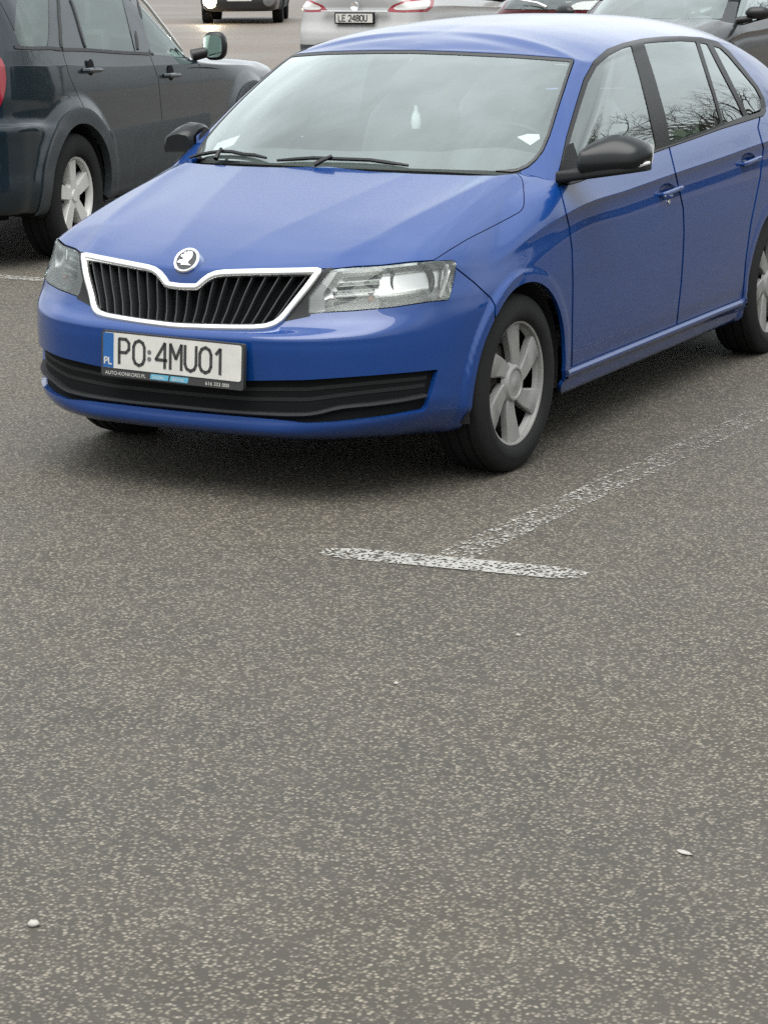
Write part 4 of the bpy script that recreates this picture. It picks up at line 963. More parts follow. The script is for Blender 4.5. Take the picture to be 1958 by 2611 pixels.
def line_paint(name, strength, edge, centre=0.0):
    """worn road paint: fine flakes left on the stone tops; local x across, local y along"""
    mt = pmat(name, (.27, .265, .245), .8); b = mt.node_tree.nodes['Principled BSDF']
    tc = N(mt, 'ShaderNodeTexCoord'); sx = N(mt, 'ShaderNodeSeparateXYZ'); L(mt, tc.outputs['Object'], sx.inputs[0])
    n = noise(mt, 170, 2, .6); n2 = noise(mt, 7, 5, .65)
    ab = N(mt, 'ShaderNodeMath', operation='ABSOLUTE'); L(mt, sx.outputs['X'], ab.inputs[0])
    ed = ramp(mt, ab.outputs[0], [(.043, (0, 0, 0)), (.053, (edge,)*3), (.0575, (edge,)*3), (.062, (-.0, 0, 0))])
    al = N(mt, 'ShaderNodeMapRange'); cy = N(mt, 'ShaderNodeMath', operation='SUBTRACT'); L(mt, sx.outputs['Y'], cy.inputs[0]); cy.inputs[1].default_value = centre; ca = N(mt, 'ShaderNodeMath', operation='ABSOLUTE'); L(mt, cy.outputs[0], ca.inputs[0]); L(mt, ca.outputs[0], al.inputs[0]); al.inputs[1].default_value = strength[0]; al.inputs[2].default_value = strength[1]; al.inputs[3].default_value = strength[2]; al.inputs[4].default_value = strength[3]
    s1 = N(mt, 'ShaderNodeMath', operation='ADD'); L(mt, al.outputs[0], s1.inputs[0]); L(mt, ed.outputs['Color'], s1.inputs[1])
    s2 = N(mt, 'ShaderNodeMath', operation='MULTIPLY_ADD'); L(mt, n2.outputs['Fac'], s2.inputs[0]); s2.inputs[1].default_value = .35; L(mt, s1.outputs[0], s2.inputs[2])
    vc = N(mt, 'ShaderNodeTexVoronoi'); vc.inputs['Scale'].default_value = 112; L(mt, tc.outputs['Object'], vc.inputs['Vector']); vs = N(mt, 'ShaderNodeSeparateColor'); L(mt, vc.outputs['Color'], vs.inputs[0])
    s2b = N(mt, 'ShaderNodeMath', operation='MULTIPLY_ADD'); L(mt, vs.outputs[0], s2b.inputs[0]); s2b.inputs[1].default_value = .6; L(mt, s2.outputs[0], s2b.inputs[2])      # stone by stone
    s3 = N(mt, 'ShaderNodeMath', operation='MULTIPLY_ADD'); L(mt, n.outputs['Fac'], s3.inputs[0]); s3.inputs[1].default_value = .3; L(mt, s2b.outputs[0], s3.inputs[2])
    out = N(mt, 'ShaderNodeMath', operation='LESS_THAN'); L(mt, ab.outputs[0], out.inputs[0]); out.inputs[1].default_value = .0605
    r = ramp(mt, s3.outputs[0], [(.70, (0, 0, 0)), (.84, (.85, .85, .85))])
    m_ = N(mt, 'ShaderNodeMath', operation='MULTIPLY'); L(mt, r.outputs['Color'], m_.inputs[0]); L(mt, out.outputs[0], m_.inputs[1]); L(mt, m_.outputs[0], b.inputs['Alpha'])
    return mt
def road_line(name, a, b, mat, w=.128, z=.004, taper=True):
    a = np.array(a, float); b = np.array(b, float); d = b-a; l = np.linalg.norm(d); n_ = max(4, int(l/.05)); V = []
    for i in range(n_+1):
        f = i/n_; e = min(1, min(f, 1-f)*l/.09) if taper else 1; e = math.sqrt(max(.30, e))
        wob = .003*math.sin(i*1.7)
        V += [(-w/2*e+wob, f*l, 0), (w/2*e+wob, f*l, 0)]
    o = mesh_obj(name, V, [(2*i, 2*i+1, 2*i+3, 2*i+2) for i in range(n_)], mat, None, False)
    o.location = (a[0], a[1], z); o.rotation_euler = (0, 0, math.atan2(d[1], d[0])-math.pi/2); tag(o, kind='structure'); return o
g0 = lambda px: at(px, 2, 0.0)[:2]
road_line('bay_end_line', g0((822, 1407)), g0((1496, 1470)), line_paint('line_paint_bar', (0, .45, .27, .10), .02, .42))
road_line('bay_line', g0((1140, 1428)), g0((2150, 958)), line_paint('line_paint_long', (0, 2.6, -.02, -.16), .07), w=.126, z=.003, taper=False)
road_line('bay_end_line', g0((-60, 702)), g0((150, 717)), line_paint('line_paint_far', (0, 1.0, .12, .05), .02), w=.12)
# damp lane beyond the first bays, with warm lamp glow put into its colour
def damp_glow():
    mt = pmat('damp_lane_glow', (.075, .064, .052), .4); b = mt.node_tree.nodes['Principled BSDF']
    n = noise(mt, .22, 6, .65); n2 = noise(mt, 40, 3, .6)
    r = ramp(mt, n.outputs['Fac'], [(.35, (.48,)*3), (.62, (.70,)*3)]); L(mt, r.outputs['Color'], b.inputs['Roughness'])
    c = ramp(mt, n2.outputs['Fac'], [(.3, (.066, .053, .041)), (.7, (.098, .080, .062))]); L(mt, c.outputs['Color'], b.inputs['Base Color'])
    bp = N(mt, 'ShaderNodeBump'); bp.inputs['Strength'].default_value = .25; bp.inputs['Distance'].default_value = .004; L(mt, n2.outputs['Fac'], bp.inputs['Height']); L(mt, bp.outputs[0], b.inputs['Normal'])
    return mt
lane = mesh_obj('road', [(-120, 13.5, .004), (60, 13.5, .004), (60, 200, .004), (-120, 200, .004)], [(0, 1, 2, 3)], damp_glow(), None, False); tag(lane, kind='structure')
# loose bits on the asphalt
def chip(name, px, size, label, mat, rz, cat):
    p = at(px, 2, 0.0); bm = bmesh.new(); bmesh.ops.create_icosphere(bm, subdivisions=2, radius=1)
    r_ = random.Random(int(px[0]))
    for v in bm.verts:
        k = 1+r_.uniform(-.22, .22); v.co = Vector((v.co.x*size[0]*k, v.co.y*size[1]*k, v.co.z*size[2]*k))
    me = bpy.data.meshes.new(name); bm.to_mesh(me); bm.free(); me.shade_smooth(); me.materials.append(mat)
    o = bpy.data.objects.new(name, me); COL.objects.link(o); o.location = (p[0], p[1], size[2]*.75); o.rotation_euler = (0, 0, rz); tag(o, label, cat); return o
chip('paper_scrap', (1745, 2177), (.019, .007, .003), 'flat whitish scrap lying on the asphalt near the right edge', M['chip'], R(-20), 'scrap')
chip('pebble', (88, 2361), (.011, .0085, .007), 'rounded pale pebble on the asphalt near the lower left corner', M['chip'], R(30), 'pebble')
chip('pebble', (1322, 1622), (.007, .005, .004), 'tiny pale stone on the asphalt below the right end of the painted bar', M['chip'], R(10), 'pebble')
chip('pebble', (1010, 1745), (.006, .005, .004), 'tiny grey stone on the open asphalt in the middle foreground', M['chip'], R(50), 'pebble')
# ================================================================== what the side windows mirror: trees, bushes, a low house off to the right
def bare_tree(seed, h):
    r_ = random.Random(seed); tr = MB(); cr = MB()
    def grow(mb, p, d, l, rad, lev):
        q = p; dd = Vector(d)
        pts = [np.array(p)]; n_ = 4 if lev < 3 else 3
        for i in range(n_):
            dd = (dd+Vector((r_.uniform(-.16, .16), r_.uniform(-.16, .16), r_.uniform(-.03, .14)))).normalized(); q = np.array(q)+np.array(dd)*l/n_; pts.append(q)
        mb.tube(pts, list(np.linspace(rad, rad*.6, n_+1)), 7 if lev < 2 else (4 if lev < 4 else 3), lev < 2)
        if lev >= 6: return
        k = r_.choice([2, 3, 3]) if lev else 4
        for i in range(k):
            a = r_.uniform(0, 2*math.pi); sp = r_.uniform(.35, .85)
            ax = dd.orthogonal().normalized(); ax.rotate(Matrix.Rotation(a, 3, dd)); nd = (dd+ax*sp).normalized()
            st = pts[-1] if i < 2 else pts[r_.randint(2, n_)]
            grow(cr, st, nd, l*r_.uniform(.62, .82), rad*.58*r_.uniform(.85, 1.05), lev+1)
    grow(tr, np.array([0, 0, -.05]), Vector((0, 0, 1)), h*.30, h*.022, 0)
    return tr, cr
M['bark'] = plastic('bark', (.045, .038, .030), .95)
t_proto = []
for sd_ in (3, 11):
    e = empty('bare_tree'); tr, cr = bare_tree(sd_, 10.0); tr.build('trunk', M['bark'], e, sharp=80); cr.build('crown', M['bark'], e, sharp=80); t_proto.append(e)
spots = [(9, 34, 1.0, 0), (13.5, 37, .85, 1), (18, 35, 1.05, 2), (22, 38, .9, 3), (26, 36, 1.1, 4), (31, 34, .95, 5), (36, 36, 1.0, 6), (15, 42, 1.1, 7), (28, 43, 1.15, 8)]
for i, (x_, y_, s_, a_) in enumerate(spots):
    o = t_proto[i] if i < 2 else copy_tree(t_proto[i % 2])
    o.location = (x_, y_+3, 0); o.rotation_euler = (0, 0, a_*1.3); o.scale = (s_,)*3
    tag(o, 'leafless tree behind the car park, mirrored in the blue hatchback side windows', 'tree', 'leafless trees mirrored in the car windows')
def bush(seed, rx, rz_):
    r_ = np.random.default_rng(seed); n_ = 2600; mb = MB()
    u = r_.normal(size=(n_, 3)); u /= np.linalg.norm(u, axis=1, keepdims=True); rad = r_.uniform(.55, 1.0, n_)**.5
    lump = 1+.18*np.sin(u[:, 0]*5+seed)+.15*np.sin(u[:, 1]*7)
    P = u*(rad*lump)[:, None]*np.array([rx, rx, rz_])+np.array([0, 0, rz_*.9]); V = []; F = []
    for i, p in enumerate(P):
        a = r_.normal(size=3)*.13; b = r_.normal(size=3)*.13; k = len(V); V += [p-a, p+b, p+a, p-b]; F.append((k, k+1, k+2, k+3))
    mb.v = V; mb.f = F; return mb
M['leaf'] = plastic('evergreen_leaf', (.030, .050, .022), .8)
b_proto = bush(2, 2.0, 2.1)
bp_e = empty('evergreen_bush'); o = mesh_obj('crown', b_proto.v, b_proto.f, M['leaf'], bp_e, False)
mb = MB(); mb.tube([(0, 0, 0), (.05, .02, .6), (0, .05, 1.2)], [.07, .05, .03], 7); mb.build('trunk', M['bark'], bp_e)
for i, (x_, y_) in enumerate([(10, 30), (12.8, 31.5), (15.5, 30.5), (19, 31.2), (21.6, 32.5), (24.5, 31), (28, 31.5), (30.8, 32), (34, 31)]):
    o = bp_e if i == 0 else copy_tree(bp_e); o.location = (x_, y_, 0); o.rotation_euler = (0, 0, i*1.1); o.scale = (1, 1, .8+.25*((i*37) % 5)/4)
    tag(o, 'dark evergreen bush behind the car park, mirrored in the blue hatchback side windows', 'bush', 'evergreen bushes mirrored in the car windows')
hs_ = empty('ochre_house', (33, 52, 0)); tag(hs_, 'low ochre house behind the trees, mirrored in the blue hatchback windows', 'house')
M['ochre'] = plastic('ochre_render', (.36, .24, .06), .9); M['rooft'] = plastic('roof_tiles', (.10, .06, .05), .9)
mb = MB(); mb.box((0, 0, 1.6), (12, 7, 3.2)); hw_ = mb.build('wall', M['ochre'], hs_, False)
mb = MB(); mb.prism([(-4, 3.2), (4, 3.2), (0, 5.2)], -6.4, 6.4, lambda a, b, c: np.array([c, a, b])); mb.build('roof', M['rooft'], hs_, False)
for x_ in (-4, -1.4, 1.4, 4):
    mb = MB(); mb.box((x_, -3.52, 1.7), (1.2, .08, 1.3)); mb.build('window', M['side'], hs_, False)
# ================================================================== the slate grey off-roader parked to the left
SUV_O = np.array([-5.105, 6.308, 0.0]); SUV_RZ = R(190.36)
def to_world(P, O, rz):
    c, s = math.cos(rz), math.sin(rz); P = np.asarray(P, float)
    return np.stack([O[0]+c*P[..., 0]-s*P[..., 1], O[1]+s*P[..., 0]+c*P[..., 1], O[2]+P[..., 2]], -1)
PL2 = np.array([(0, -.87), (.35, -.86), (.60, -.80), (.74, -.70), (.82, -.50), (.86, -.2), (.872, 0), (.878, .3), (.880, .6), (.880, 1.2), (.880, 1.8), (.880, 2.2), (.878, 2.49), (.872, 2.8), (.855, 3.02), (.82, 3.18), (.74, 3.28), (.5, 3.33), (.25, 3.345), (0, 3.35)])
PL2[:, 1] = np.where(PL2[:, 1] < .8, .8+(PL2[:, 1]-.8)*1.42, PL2[:, 1])
FAX = .8-.8*1.42
K2 = [0, 3, 5, 7, 9, 12, 14, 16, 19]
RW2 = [
 ([.27, .27, .27, .27, .27, .27, .30, .31, .31], [.12]*9),
 ([.31, .31, .31, .30, .30, .30, .31, .32, .32], [.04]*9),
 ([.42, .42, .42, .36, .36, .38, .40, .40, .40], [.005, .005, .01, .02, .02, .02, .005, 0, 0]),
 ([.56, .56, .56, .52, .52, .54, .56, .56, .56], [0, 0, .004, .004, .004, .004, 0, 0, 0]),
 ([.68, .68, .66, .66, .66, .66, .69, .70, .70], [.008, .008, .004, .002, .002, .002, .0, .0, .0]),
 ([.76, .76, .72, .71, .71, .72, .785, .79, .79], [.02, .02, .006, .004, .004, .006, .002, .0, .0]),
 ([.82, .82, .80, .80, .80, .80, .81, .81, .81], [.05, .04, .012, .008, .008, .008, .030, .045, .045]),
 ([.86, .87, .89, .90, .92, .95, .96, .96, .96], [.09, .08, .030, .014, .014, .014, .040, .055, .055]),
 ([.89, .90, .94, .98, 1.03, 1.09, 1.11, 1.12, 1.12], [.13, .12, .06, .024, .024, .028, .05, .07, .07]),
]
rows2 = skin_rows(PL2, RW2, K2)
CW2 = np.array([(0, .42, 1.06), (.25, .43, 1.06), (.45, .46, 1.06), (.58, .50, 1.055), (.66, .54, 1.05), (.72, .57, 1.045), (.77, .60, 1.04), (.82, .64, 1.04)])
B2 = np.array([(.842, .80, 1.055), (.842, 1.2, 1.095), (.836, 1.8, 1.135), (.830, 2.2, 1.165), (.825, 2.49, 1.180), (.812, 2.8, 1.19), (.795, 3.0, 1.195), (.75, 3.14, 1.2), (.67, 3.22, 1.2), (.46, 3.27, 1.2), (.23, 3.29, 1.2), (0, 3.295, 1.2)])
top8 = rows2[-1]
for f in (.08, .25, .5, .75, 1.0):
    row = np.zeros((len(PL2), 3))
    for s in range(len(PL2)):
        T = CW2[s] if s <= 7 else B2[s-8]; B0 = top8[s]; p = B0+(T-B0)*f
        if s <= 5: p[2] = B0[2]+(T[2]-B0[2])*np.interp(f, [0, .08, .25, .5, 1], [0, .22, .45, .68, 1])
        row[s] = p
    rows2.append(row)
G2 = dense(np.stack(rows2, 1), .018, .016)
AR2 = [(FAX, .36, .405), (2.49, .36, .405)]
x, y, z = G2[..., 0], G2[..., 1], G2[..., 2]
for yc, zc, rr in AR2:      # blistered arches
    rad = np.hypot(y-yc, z-zc); a = np.clip((rr+.17-rad)/.10, 0, 1); a = a*a*(3-2*a); x += np.clip((x-.6)/.1, 0, 1)*a*.022*(z < 1.0)
wfun = lambda P: to_world(P*np.array([-1, 1, 1]), SUV_O, SUV_RZ)
sk2 = Skin(G2, flip=body.flip, to_world=wfun)
z1 = lambda pts: [(a*700/1659.0, b*700/1659.0) for a, b in pts]
suv = empty('grey_off_roader'); tag(suv, 'dark slate grey off-roader with silver five spoke wheels parked behind the blue hatchback', 'car')
GB2 = np.concatenate([CW2, B2], 0)
GT2 = np.array([(0, 1.10, 1.56), (.25, 1.11, 1.557), (.45, 1.14, 1.55), (.56, 1.18, 1.54), (.60, 1.21, 1.535), (.625, 1.25, 1.535), (.64, 1.30, 1.54), (.648, 1.36, 1.55),
                (.65, 1.45, 1.56), (.65, 1.65, 1.58), (.65, 2.0, 1.595), (.645, 2.3, 1.597), (.64, 2.5, 1.595), (.63, 2.75, 1.585), (.615, 2.92, 1.575), (.58, 3.02, 1.57), (.50, 3.08, 1.57), (.35, 3.11, 1.57), (.18, 3.12, 1.57), (0, 3.125, 1.57)])
rg = []
for fr_, bul in ((0, 0), (.3, .014), (.6, .016), (.9, .006), (1, 0)): rg.append(GB2+(GT2-GB2)*fr_+np.array([.8, 0, .3])*bul*(GB2[:, :1] > .3))
for fr_ in (.05, .15, .4, .7, 1.0):
    r_ = GT2.copy(); r_[:, 0] *= (1-fr_); r_[:, 1] += (np.clip(r_[:, 1], 1.3, 2.9)-r_[:, 1])*fr_; r_[:, 2] += .085*(1-(1-fr_)**2.4)*np.interp(r_[:, 1], [1.1, 1.5, 2.7, 3.1], [.4, 1, 1, .4]); rg.append(r_)
Gg2 = dense(np.stack(rg, 1), .018, .016, [4]); tp2 = Skin(Gg2, flip=body.flip, to_world=wfun)
CG = z1([(335, -400), (345, 0), (368, 250), (390, 350), (420, 450), (460, 550), (505, 640), (520, 700), (520, 2000)])
BG = z1([(780, -400), (830, 0), (908, 335), (932, 400), (960, 480), (970, 600), (985, 760), (1000, 1000), (1000, 2000)])
ar2 = [circ(*w) for w in AR2]; flare2 = [circ(yc, zc, .492) for yc, zc, _ in AR2]
clad_d = lambda V: np.maximum(V[:, 2]-.69, np.maximum(-(V[:, 1]-.46), V[:, 1]-2.04))
bumpr = lambda V: np.maximum(V[:, 2]-.80, -(V[:, 1]-2.80))
TL = z1([(-300, 330), (8, 350), (30, 400), (38, 470), (34, 540), (20, 600), (0, 650), (-300, 690)])
tl_in = poly_sdf(TL, True, .6); tl_out = poly_sdf(TL, False, .6)
neg = lambda f: (lambda V: -f(V)+.0)
frontarea = lambda V: V[:, 1]-.55
hoodm = lambda V: np.maximum(V[:, 1]-.62, np.maximum(-(V[:, 2]-.905), V[:, 0]-.74))
suv_hood = panel('bonnet', sk2.cut(hoodm), M['slate'], suv, both=True)
panel('front_body', sk2.cut(frontarea, neg(hoodm), ar2[0], flare2[0], neg(clad_d)), M['slate'], suv, both=True)
bumper_r = panel('rear_bumper', sk2.cut(bumpr, flare2[1]), M['slate'], suv, both=True)
panel('tailgate', sk2.cut(lambda V: -(V[:, 1]-2.80), lambda V: V[:, 0]-.70, neg(bumpr), tl_out), M['slate'], suv, both=True)
for sd_ in (-1, 1):
    panel('front_door', sk2.cut(polyline_right(BG, .6), lambda V: -(V[:, 1]-.552), neg(clad_d)), M['slate'], suv, sd_)
    panel('rear_door', sk2.cut(polyline_left(BG, .6), polyline_right(CG, .6), neg(clad_d), flare2[1]), M['slate'], suv, sd_)
    panel('rear_wing', sk2.cut(polyline_left(CG, .6), lambda V: -(V[:, 1]-1.8), neg(bumpr), flare2[1], tl_out, lambda V: -(V[:, 0]-.702)), M['slate'], suv, sd_)
    panel('door_cladding', sk2.cut(clad_d, flare2[0], flare2[1], lambda V: -(V[:, 2]-.30)), M['cladding'], suv, sd_, lift=.012, depth=.02)
    for k in (0, 1): panel('arch_flare', sk2.cut(neg(circ(AR2[k][0], AR2[k][1], .492)), ar2[k], lambda V: -(V[:, 2]-.30), lambda V: -(V[:, 0]-.6)), M['cladding'], suv, sd_, lift=.014, depth=.045)
    panel('tail_lamp', sk2.cut(tl_in, lambda V: -(V[:, 1]-2.8)), M['taillamp'], suv, sd_, lift=.006, depth=.02)
    for k in (0, 1): arch_liner(suv, AR2[k][0], AR2[k][1], AR2[k][2], sd_, .35, .86)
PN2 = [('rear_quarter_glass', z1([(84, 280), (90, 180), (104, 0), (115, -600), (300, -600), (300, 0), (302, 200), (292, 278)])),
       ('rear_door_glass', z1([(530, 298), (480, 110), (448, 0), (330, -480), (640, -480), (745, 0), (800, 225), (822, 318)])),
       ('front_door_glass', z1([(922, 334), (880, 190), (838, 0), (740, -480), (930, -300), (1060, -25), (1150, 85), (1225, 175), (1255, 260), (1258, 350)]))]
cuts2 = [poly_sdf(p, False, 0) for _, p in PN2]
wsz2 = lambda V: np.maximum(np.maximum(V[:, 2]-1.535, V[:, 1]-1.25), V[:, 0]-(.655-.10*(V[:, 2]-1.05)/.5))
rwz2 = lambda V: np.maximum(np.maximum(V[:, 2]-1.52, -(V[:, 1]-2.98)), np.maximum(V[:, 0]-.56, -(V[:, 2]-1.22)))
panel('windscreen', tp2.cut(wsz2), M['greenglass'], suv, both=True, depth=0)
panel('rear_window', tp2.cut(rwz2), M['side'], suv, both=True, depth=0)
panel('roof', tp2.cut(lambda V: -(V[:, 2]-1.548), lambda V: -(V[:, 1]-.9)), M['slate'], suv, both=True)
panel('tailgate_frame', tp2.cut(lambda V: V[:, 2]-1.546, neg(rwz2), lambda V: -(V[:, 1]-2.93), neg(lambda V: -1e3+V[:, 0]*0)) if False else tp2.cut(lambda V: V[:, 2]-1.546, neg(rwz2), lambda V: -(V[:, 1]-2.99)), M['slate'], suv, both=True)
for sd_ in (-1, 1):
    panel('window_frame', tp2.cut(*cuts2, lambda V: V[:, 2]-1.546, neg(wsz2), lambda V: V[:, 1]-2.985, lambda V: -(V[:, 1]-.5), lambda V: -(V[:, 0]-.5)), M['slate'], suv, sd_, depth=.012)
    for nm, p in PN2: panel(nm, tp2.cut(poly_sdf(p, True, -1), lambda V: -(V[:, 1]-.6)), M['greenglass'], suv, sd_, depth=0, lift=-.004)
    # black seals along the foot of the windows and down the pillars
    for pts in ([(84, 290), (302, 288), (370, 300)], [(380, 301), (530, 306), (822, 326), (905, 338)], [(918, 340), (1258, 358)], [(350, -100), (372, 290)], [(428, 0), (518, 296)], [(770, -80), (838, 300)], [(830, 0), (906, 330)]):
        PP = []; NN = []
        for a in resample(z1(pts), 9):
            p, n = on_skin(tp2, a, .002) if False else (None, None)
            V = tp2.V; k = int(np.argmin(np.hypot(V[:, 6]-a[0], V[:, 7]-a[1])+np.where(V[:, 0] > .5, 0, 1e5)))
            PP.append(V[k, :3]+V[k, 3:6]*.004); NN.append(V[k, 3:6])
        PP = smooth_pts(PP, 3)*[sd_, 1, 1]; NN = smooth_pts(NN, 2)*[sd_, 1, 1]
        v, f = sweep(PP, NN, [(-.009, -.006), (-.009, .003), (.009, .003), (.009, -.006)], False); mesh_obj('window_seal', v, f, M['gasket'], suv, sharp=40)
    # handles
    for a in ((545, 420), (1030, 455)):
        V = sk2.V; px = (a[0]*700/1659, a[1]*700/1659); k = int(np.argmin(np.hypot(V[:, 6]-px[0], V[:, 7]-px[1])+np.where(V[:, 0] > .5, 0, 1e5))); p = V[k, :3]*[sd_, 1, 1]
        mb = MB(); mb.tube([p+[.0*sd_, -.11, -.012], p+[.03*sd_, -.085, -.012], p+[.034*sd_, 0, -.008], p+[.03*sd_, .085, -.006], p+[0, .11, -.006]], [.013, .014, .015, .014, .013], 8); hb = mb.build('door_handle', M['slate'], suv)
        mb = MB(); mb.lathe([(.001*sd_, .050), (.003*sd_, .042), (.004*sd_, .001)], p+[.002*sd_, 0, .005], 0, 20); mb.build('handle_recess', M['dark'], hb)
    # door mirror, glass looking back along the car
    mb = MB(); V = []; n_ = 18
    for f in np.linspace(-1, 1, 11):
        e = math.sqrt(max(.05, 1-abs(f)**3.2))
        for j in range(n_):
            a = 2*math.pi*j/n_; V.append(((.935+.082*f)*sd_, .47+(-.075 if math.cos(a) < 0 else .035)*abs(math.cos(a))**.7*e, 1.120+.092*e*math.copysign(abs(math.sin(a))**.7, math.sin(a))))
    mb.add(V, [(i*n_+j, i*n_+(j+1) % n_, (i+1)*n_+(j+1) % n_, (i+1)*n_+j) for i in range(10) for j in range(n_)]+[tuple(range(n_)), tuple(10*n_+j for j in range(n_))[::-1]])
    mb.tube([(.80*sd_, .54, 1.06), (.88*sd_, .49, 1.08)], [.04, .035], 8); mo = mb.build('door_mirror', M['trim'], suv, sharp=60)
    mb = MB(); mb.prism([((.935+.064*math.copysign(abs(math.cos(t))**.6, math.cos(t)))*sd_, 1.120+.072*math.copysign(abs(math.sin(t))**.6, math.sin(t))) for t in np.linspace(0, 2*math.pi, 25)[:-1]], .506, .510, lambda a, b, c: np.array([a, c, b])); mb.build('mirror_glass', M['mirrorglass'], mo, False)
    mb = MB(); mb.tube([(.665*sd_, 1.20, 1.51), (.70*sd_, 1.02, 1.40), (.765*sd_, .80, 1.20), (.80*sd_, .70, 1.10)], .010, 6); mb.build('pillar_strip', M['satin'], suv)
def alloy_wheel(parent, loc, sd_, spin):
    w = make_tyre(.358, .215, .222).build('wheel', M['tyre'], parent, sharp=50); w.location = loc; w.rotation_euler = (spin, 0, 0 if sd_ > 0 else math.pi)
    mb = MB(); mb.lathe([(.055, .200), (.082, .214), (.090, .224), (.094, .222), (.088, .210), (.070, .202), (.055, .200)], (0, 0, 0), 0, 64); mb.build('alloy_rim', M['alloy'], w)
    for k in range(5):
        mb = MB(); spoke_prism(mb, .050, .208, .070, .100, .02, R(72*k), .078, .082, .05, edge=.014); mb.build('alloy_spoke', M['alloy'], w, sharp=40)
        mb = MB(); a = R(72*k+36); mb.lathe([(.05, .013), (.072, .012), (.074, .001)], (0, .057*math.cos(a), .057*math.sin(a)), 0, 6); mb.build('wheel_nut', M['steel'], w)
    mb = MB(); mb.lathe([(.05, .085), (.076, .075), (.078, .036), (.086, .032), (.086, .001)], (0, 0, 0), 0, 40); mb.build('alloy_centre', M['alloy'], w)
    mb = MB(); mb.lathe([(-.1, .215), (-.02, .20), (.0, .19), (.01, .05), (.01, .001)], (0, 0, 0), 0, 40); mb.build('steel_rim', M['steel'], w)
    mb = MB(); mb.lathe([(-.01, .15), (.018, .15), (.018, .06)], (0, 0, 0), 0, 40); mb.build('brake_disc', M['brake'], w)
for xx, yy in ((-.765, FAX), (.765, FAX), (-.765, 2.49), (.765, 2.49)): alloy_wheel(suv, (xx, yy, .352), 1 if xx > 0 else -1, R(22))
mb = MB(); mb.prism([(-.36, -1.1), (.36, -1.1), (.36, .25), (.8, .45), (.8, 2.05), (.36, 2.05), (.36, 3.0), (.7, 3.05), (.6, 3.2), (-.6, 3.2), (-.7, 3.05), (-.36, 3.0), (-.36, 2.05), (-.8, 2.05), (-.8, .45), (-.36, .25)], .27, .34, lambda a, b, c: np.array([a, b, c])); mb.build('underbody', M['dark'], suv, False)
Gi2 = G2-grid_normals(G2)*(1 if not body.flip else -1)*.03; li2 = Skin(Gi2, flip=body.flip, to_world=wfun)
panel('inner_liner', li2.cut(circ(FAX, .36, .43), circ(2.49, .36, .43), lambda V: -(V[:, 2]-.30)), M['dark'], suv, both=True, depth=0)
def blocky_seat(xc, y0, parent):
    mb = MB(); mb.box((xc, y0, .95), (.46, .14, .62), Matrix.Rotation(R(-14), 3, 'X')); s_ = mb.build('seat', M['seat'], parent, bevel=.045)
    mb = MB(); mb.box((xc, y0+.10, 1.36), (.26, .09, .16)); mb.build('headrest', M['seat'], s_, bevel=.035)
for xx, yy in ((.37, 1.35), (-.37, 1.35), (.37, 2.3), (-.37, 2.3)): blocky_seat(xx, yy, suv)
mb = MB(); mb.box((0, .80, 1.0), (1.4, .5, .16)); mb.build('dashboard', M['dash'], suv, bevel=.04)
mb = MB(); mb.box((0, 1.8, .55), (1.4, 2.8, .08)); mb.build('cabin_floor', M['dash'], suv, False)
suv.location = SUV_O; suv.rotation_euler = (0, 0, SUV_RZ)

# ================================================================== cars beyond: shells cut from the same pressings at their own size
def far_car(name, label, scale, O, rz, paint_mat, rear=None):
    root = empty(name); tag(root, label, 'car'); sc = np.array(scale)
    Gs, Gt = G*sc, Gg*sc
    Gs, Gt = Gs[::2, ::2], Gt[::2, ::2]
    s1, s2 = Skin(Gs, flip=body.flip, px=False), Skin(Gt, flip=body.flip, px=False)
    return root, s1, s2, sc
def local_from_blue(px_poly):
    """the blue car's outlines, re-read as (y, z) on its side, serve the darker sister shells"""
    out = []
    for p in px_poly:
        q, n = on_skin(top, p); out.append(q)
    return out
win_yz = [(p[1], p[2]) for p in [on_skin(top, q)[0] for q in [tuple(r_) for r_ in resample(WIN+[WIN[0]], 25)][:-1]]]
pane_yz = [(nm, [(p[1], p[2]) for p in [on_skin(top, q)[0] for q in resample(pp+[pp[0]], 25)[:-1]]]) for nm, pp in PANES]
ws_xy = None
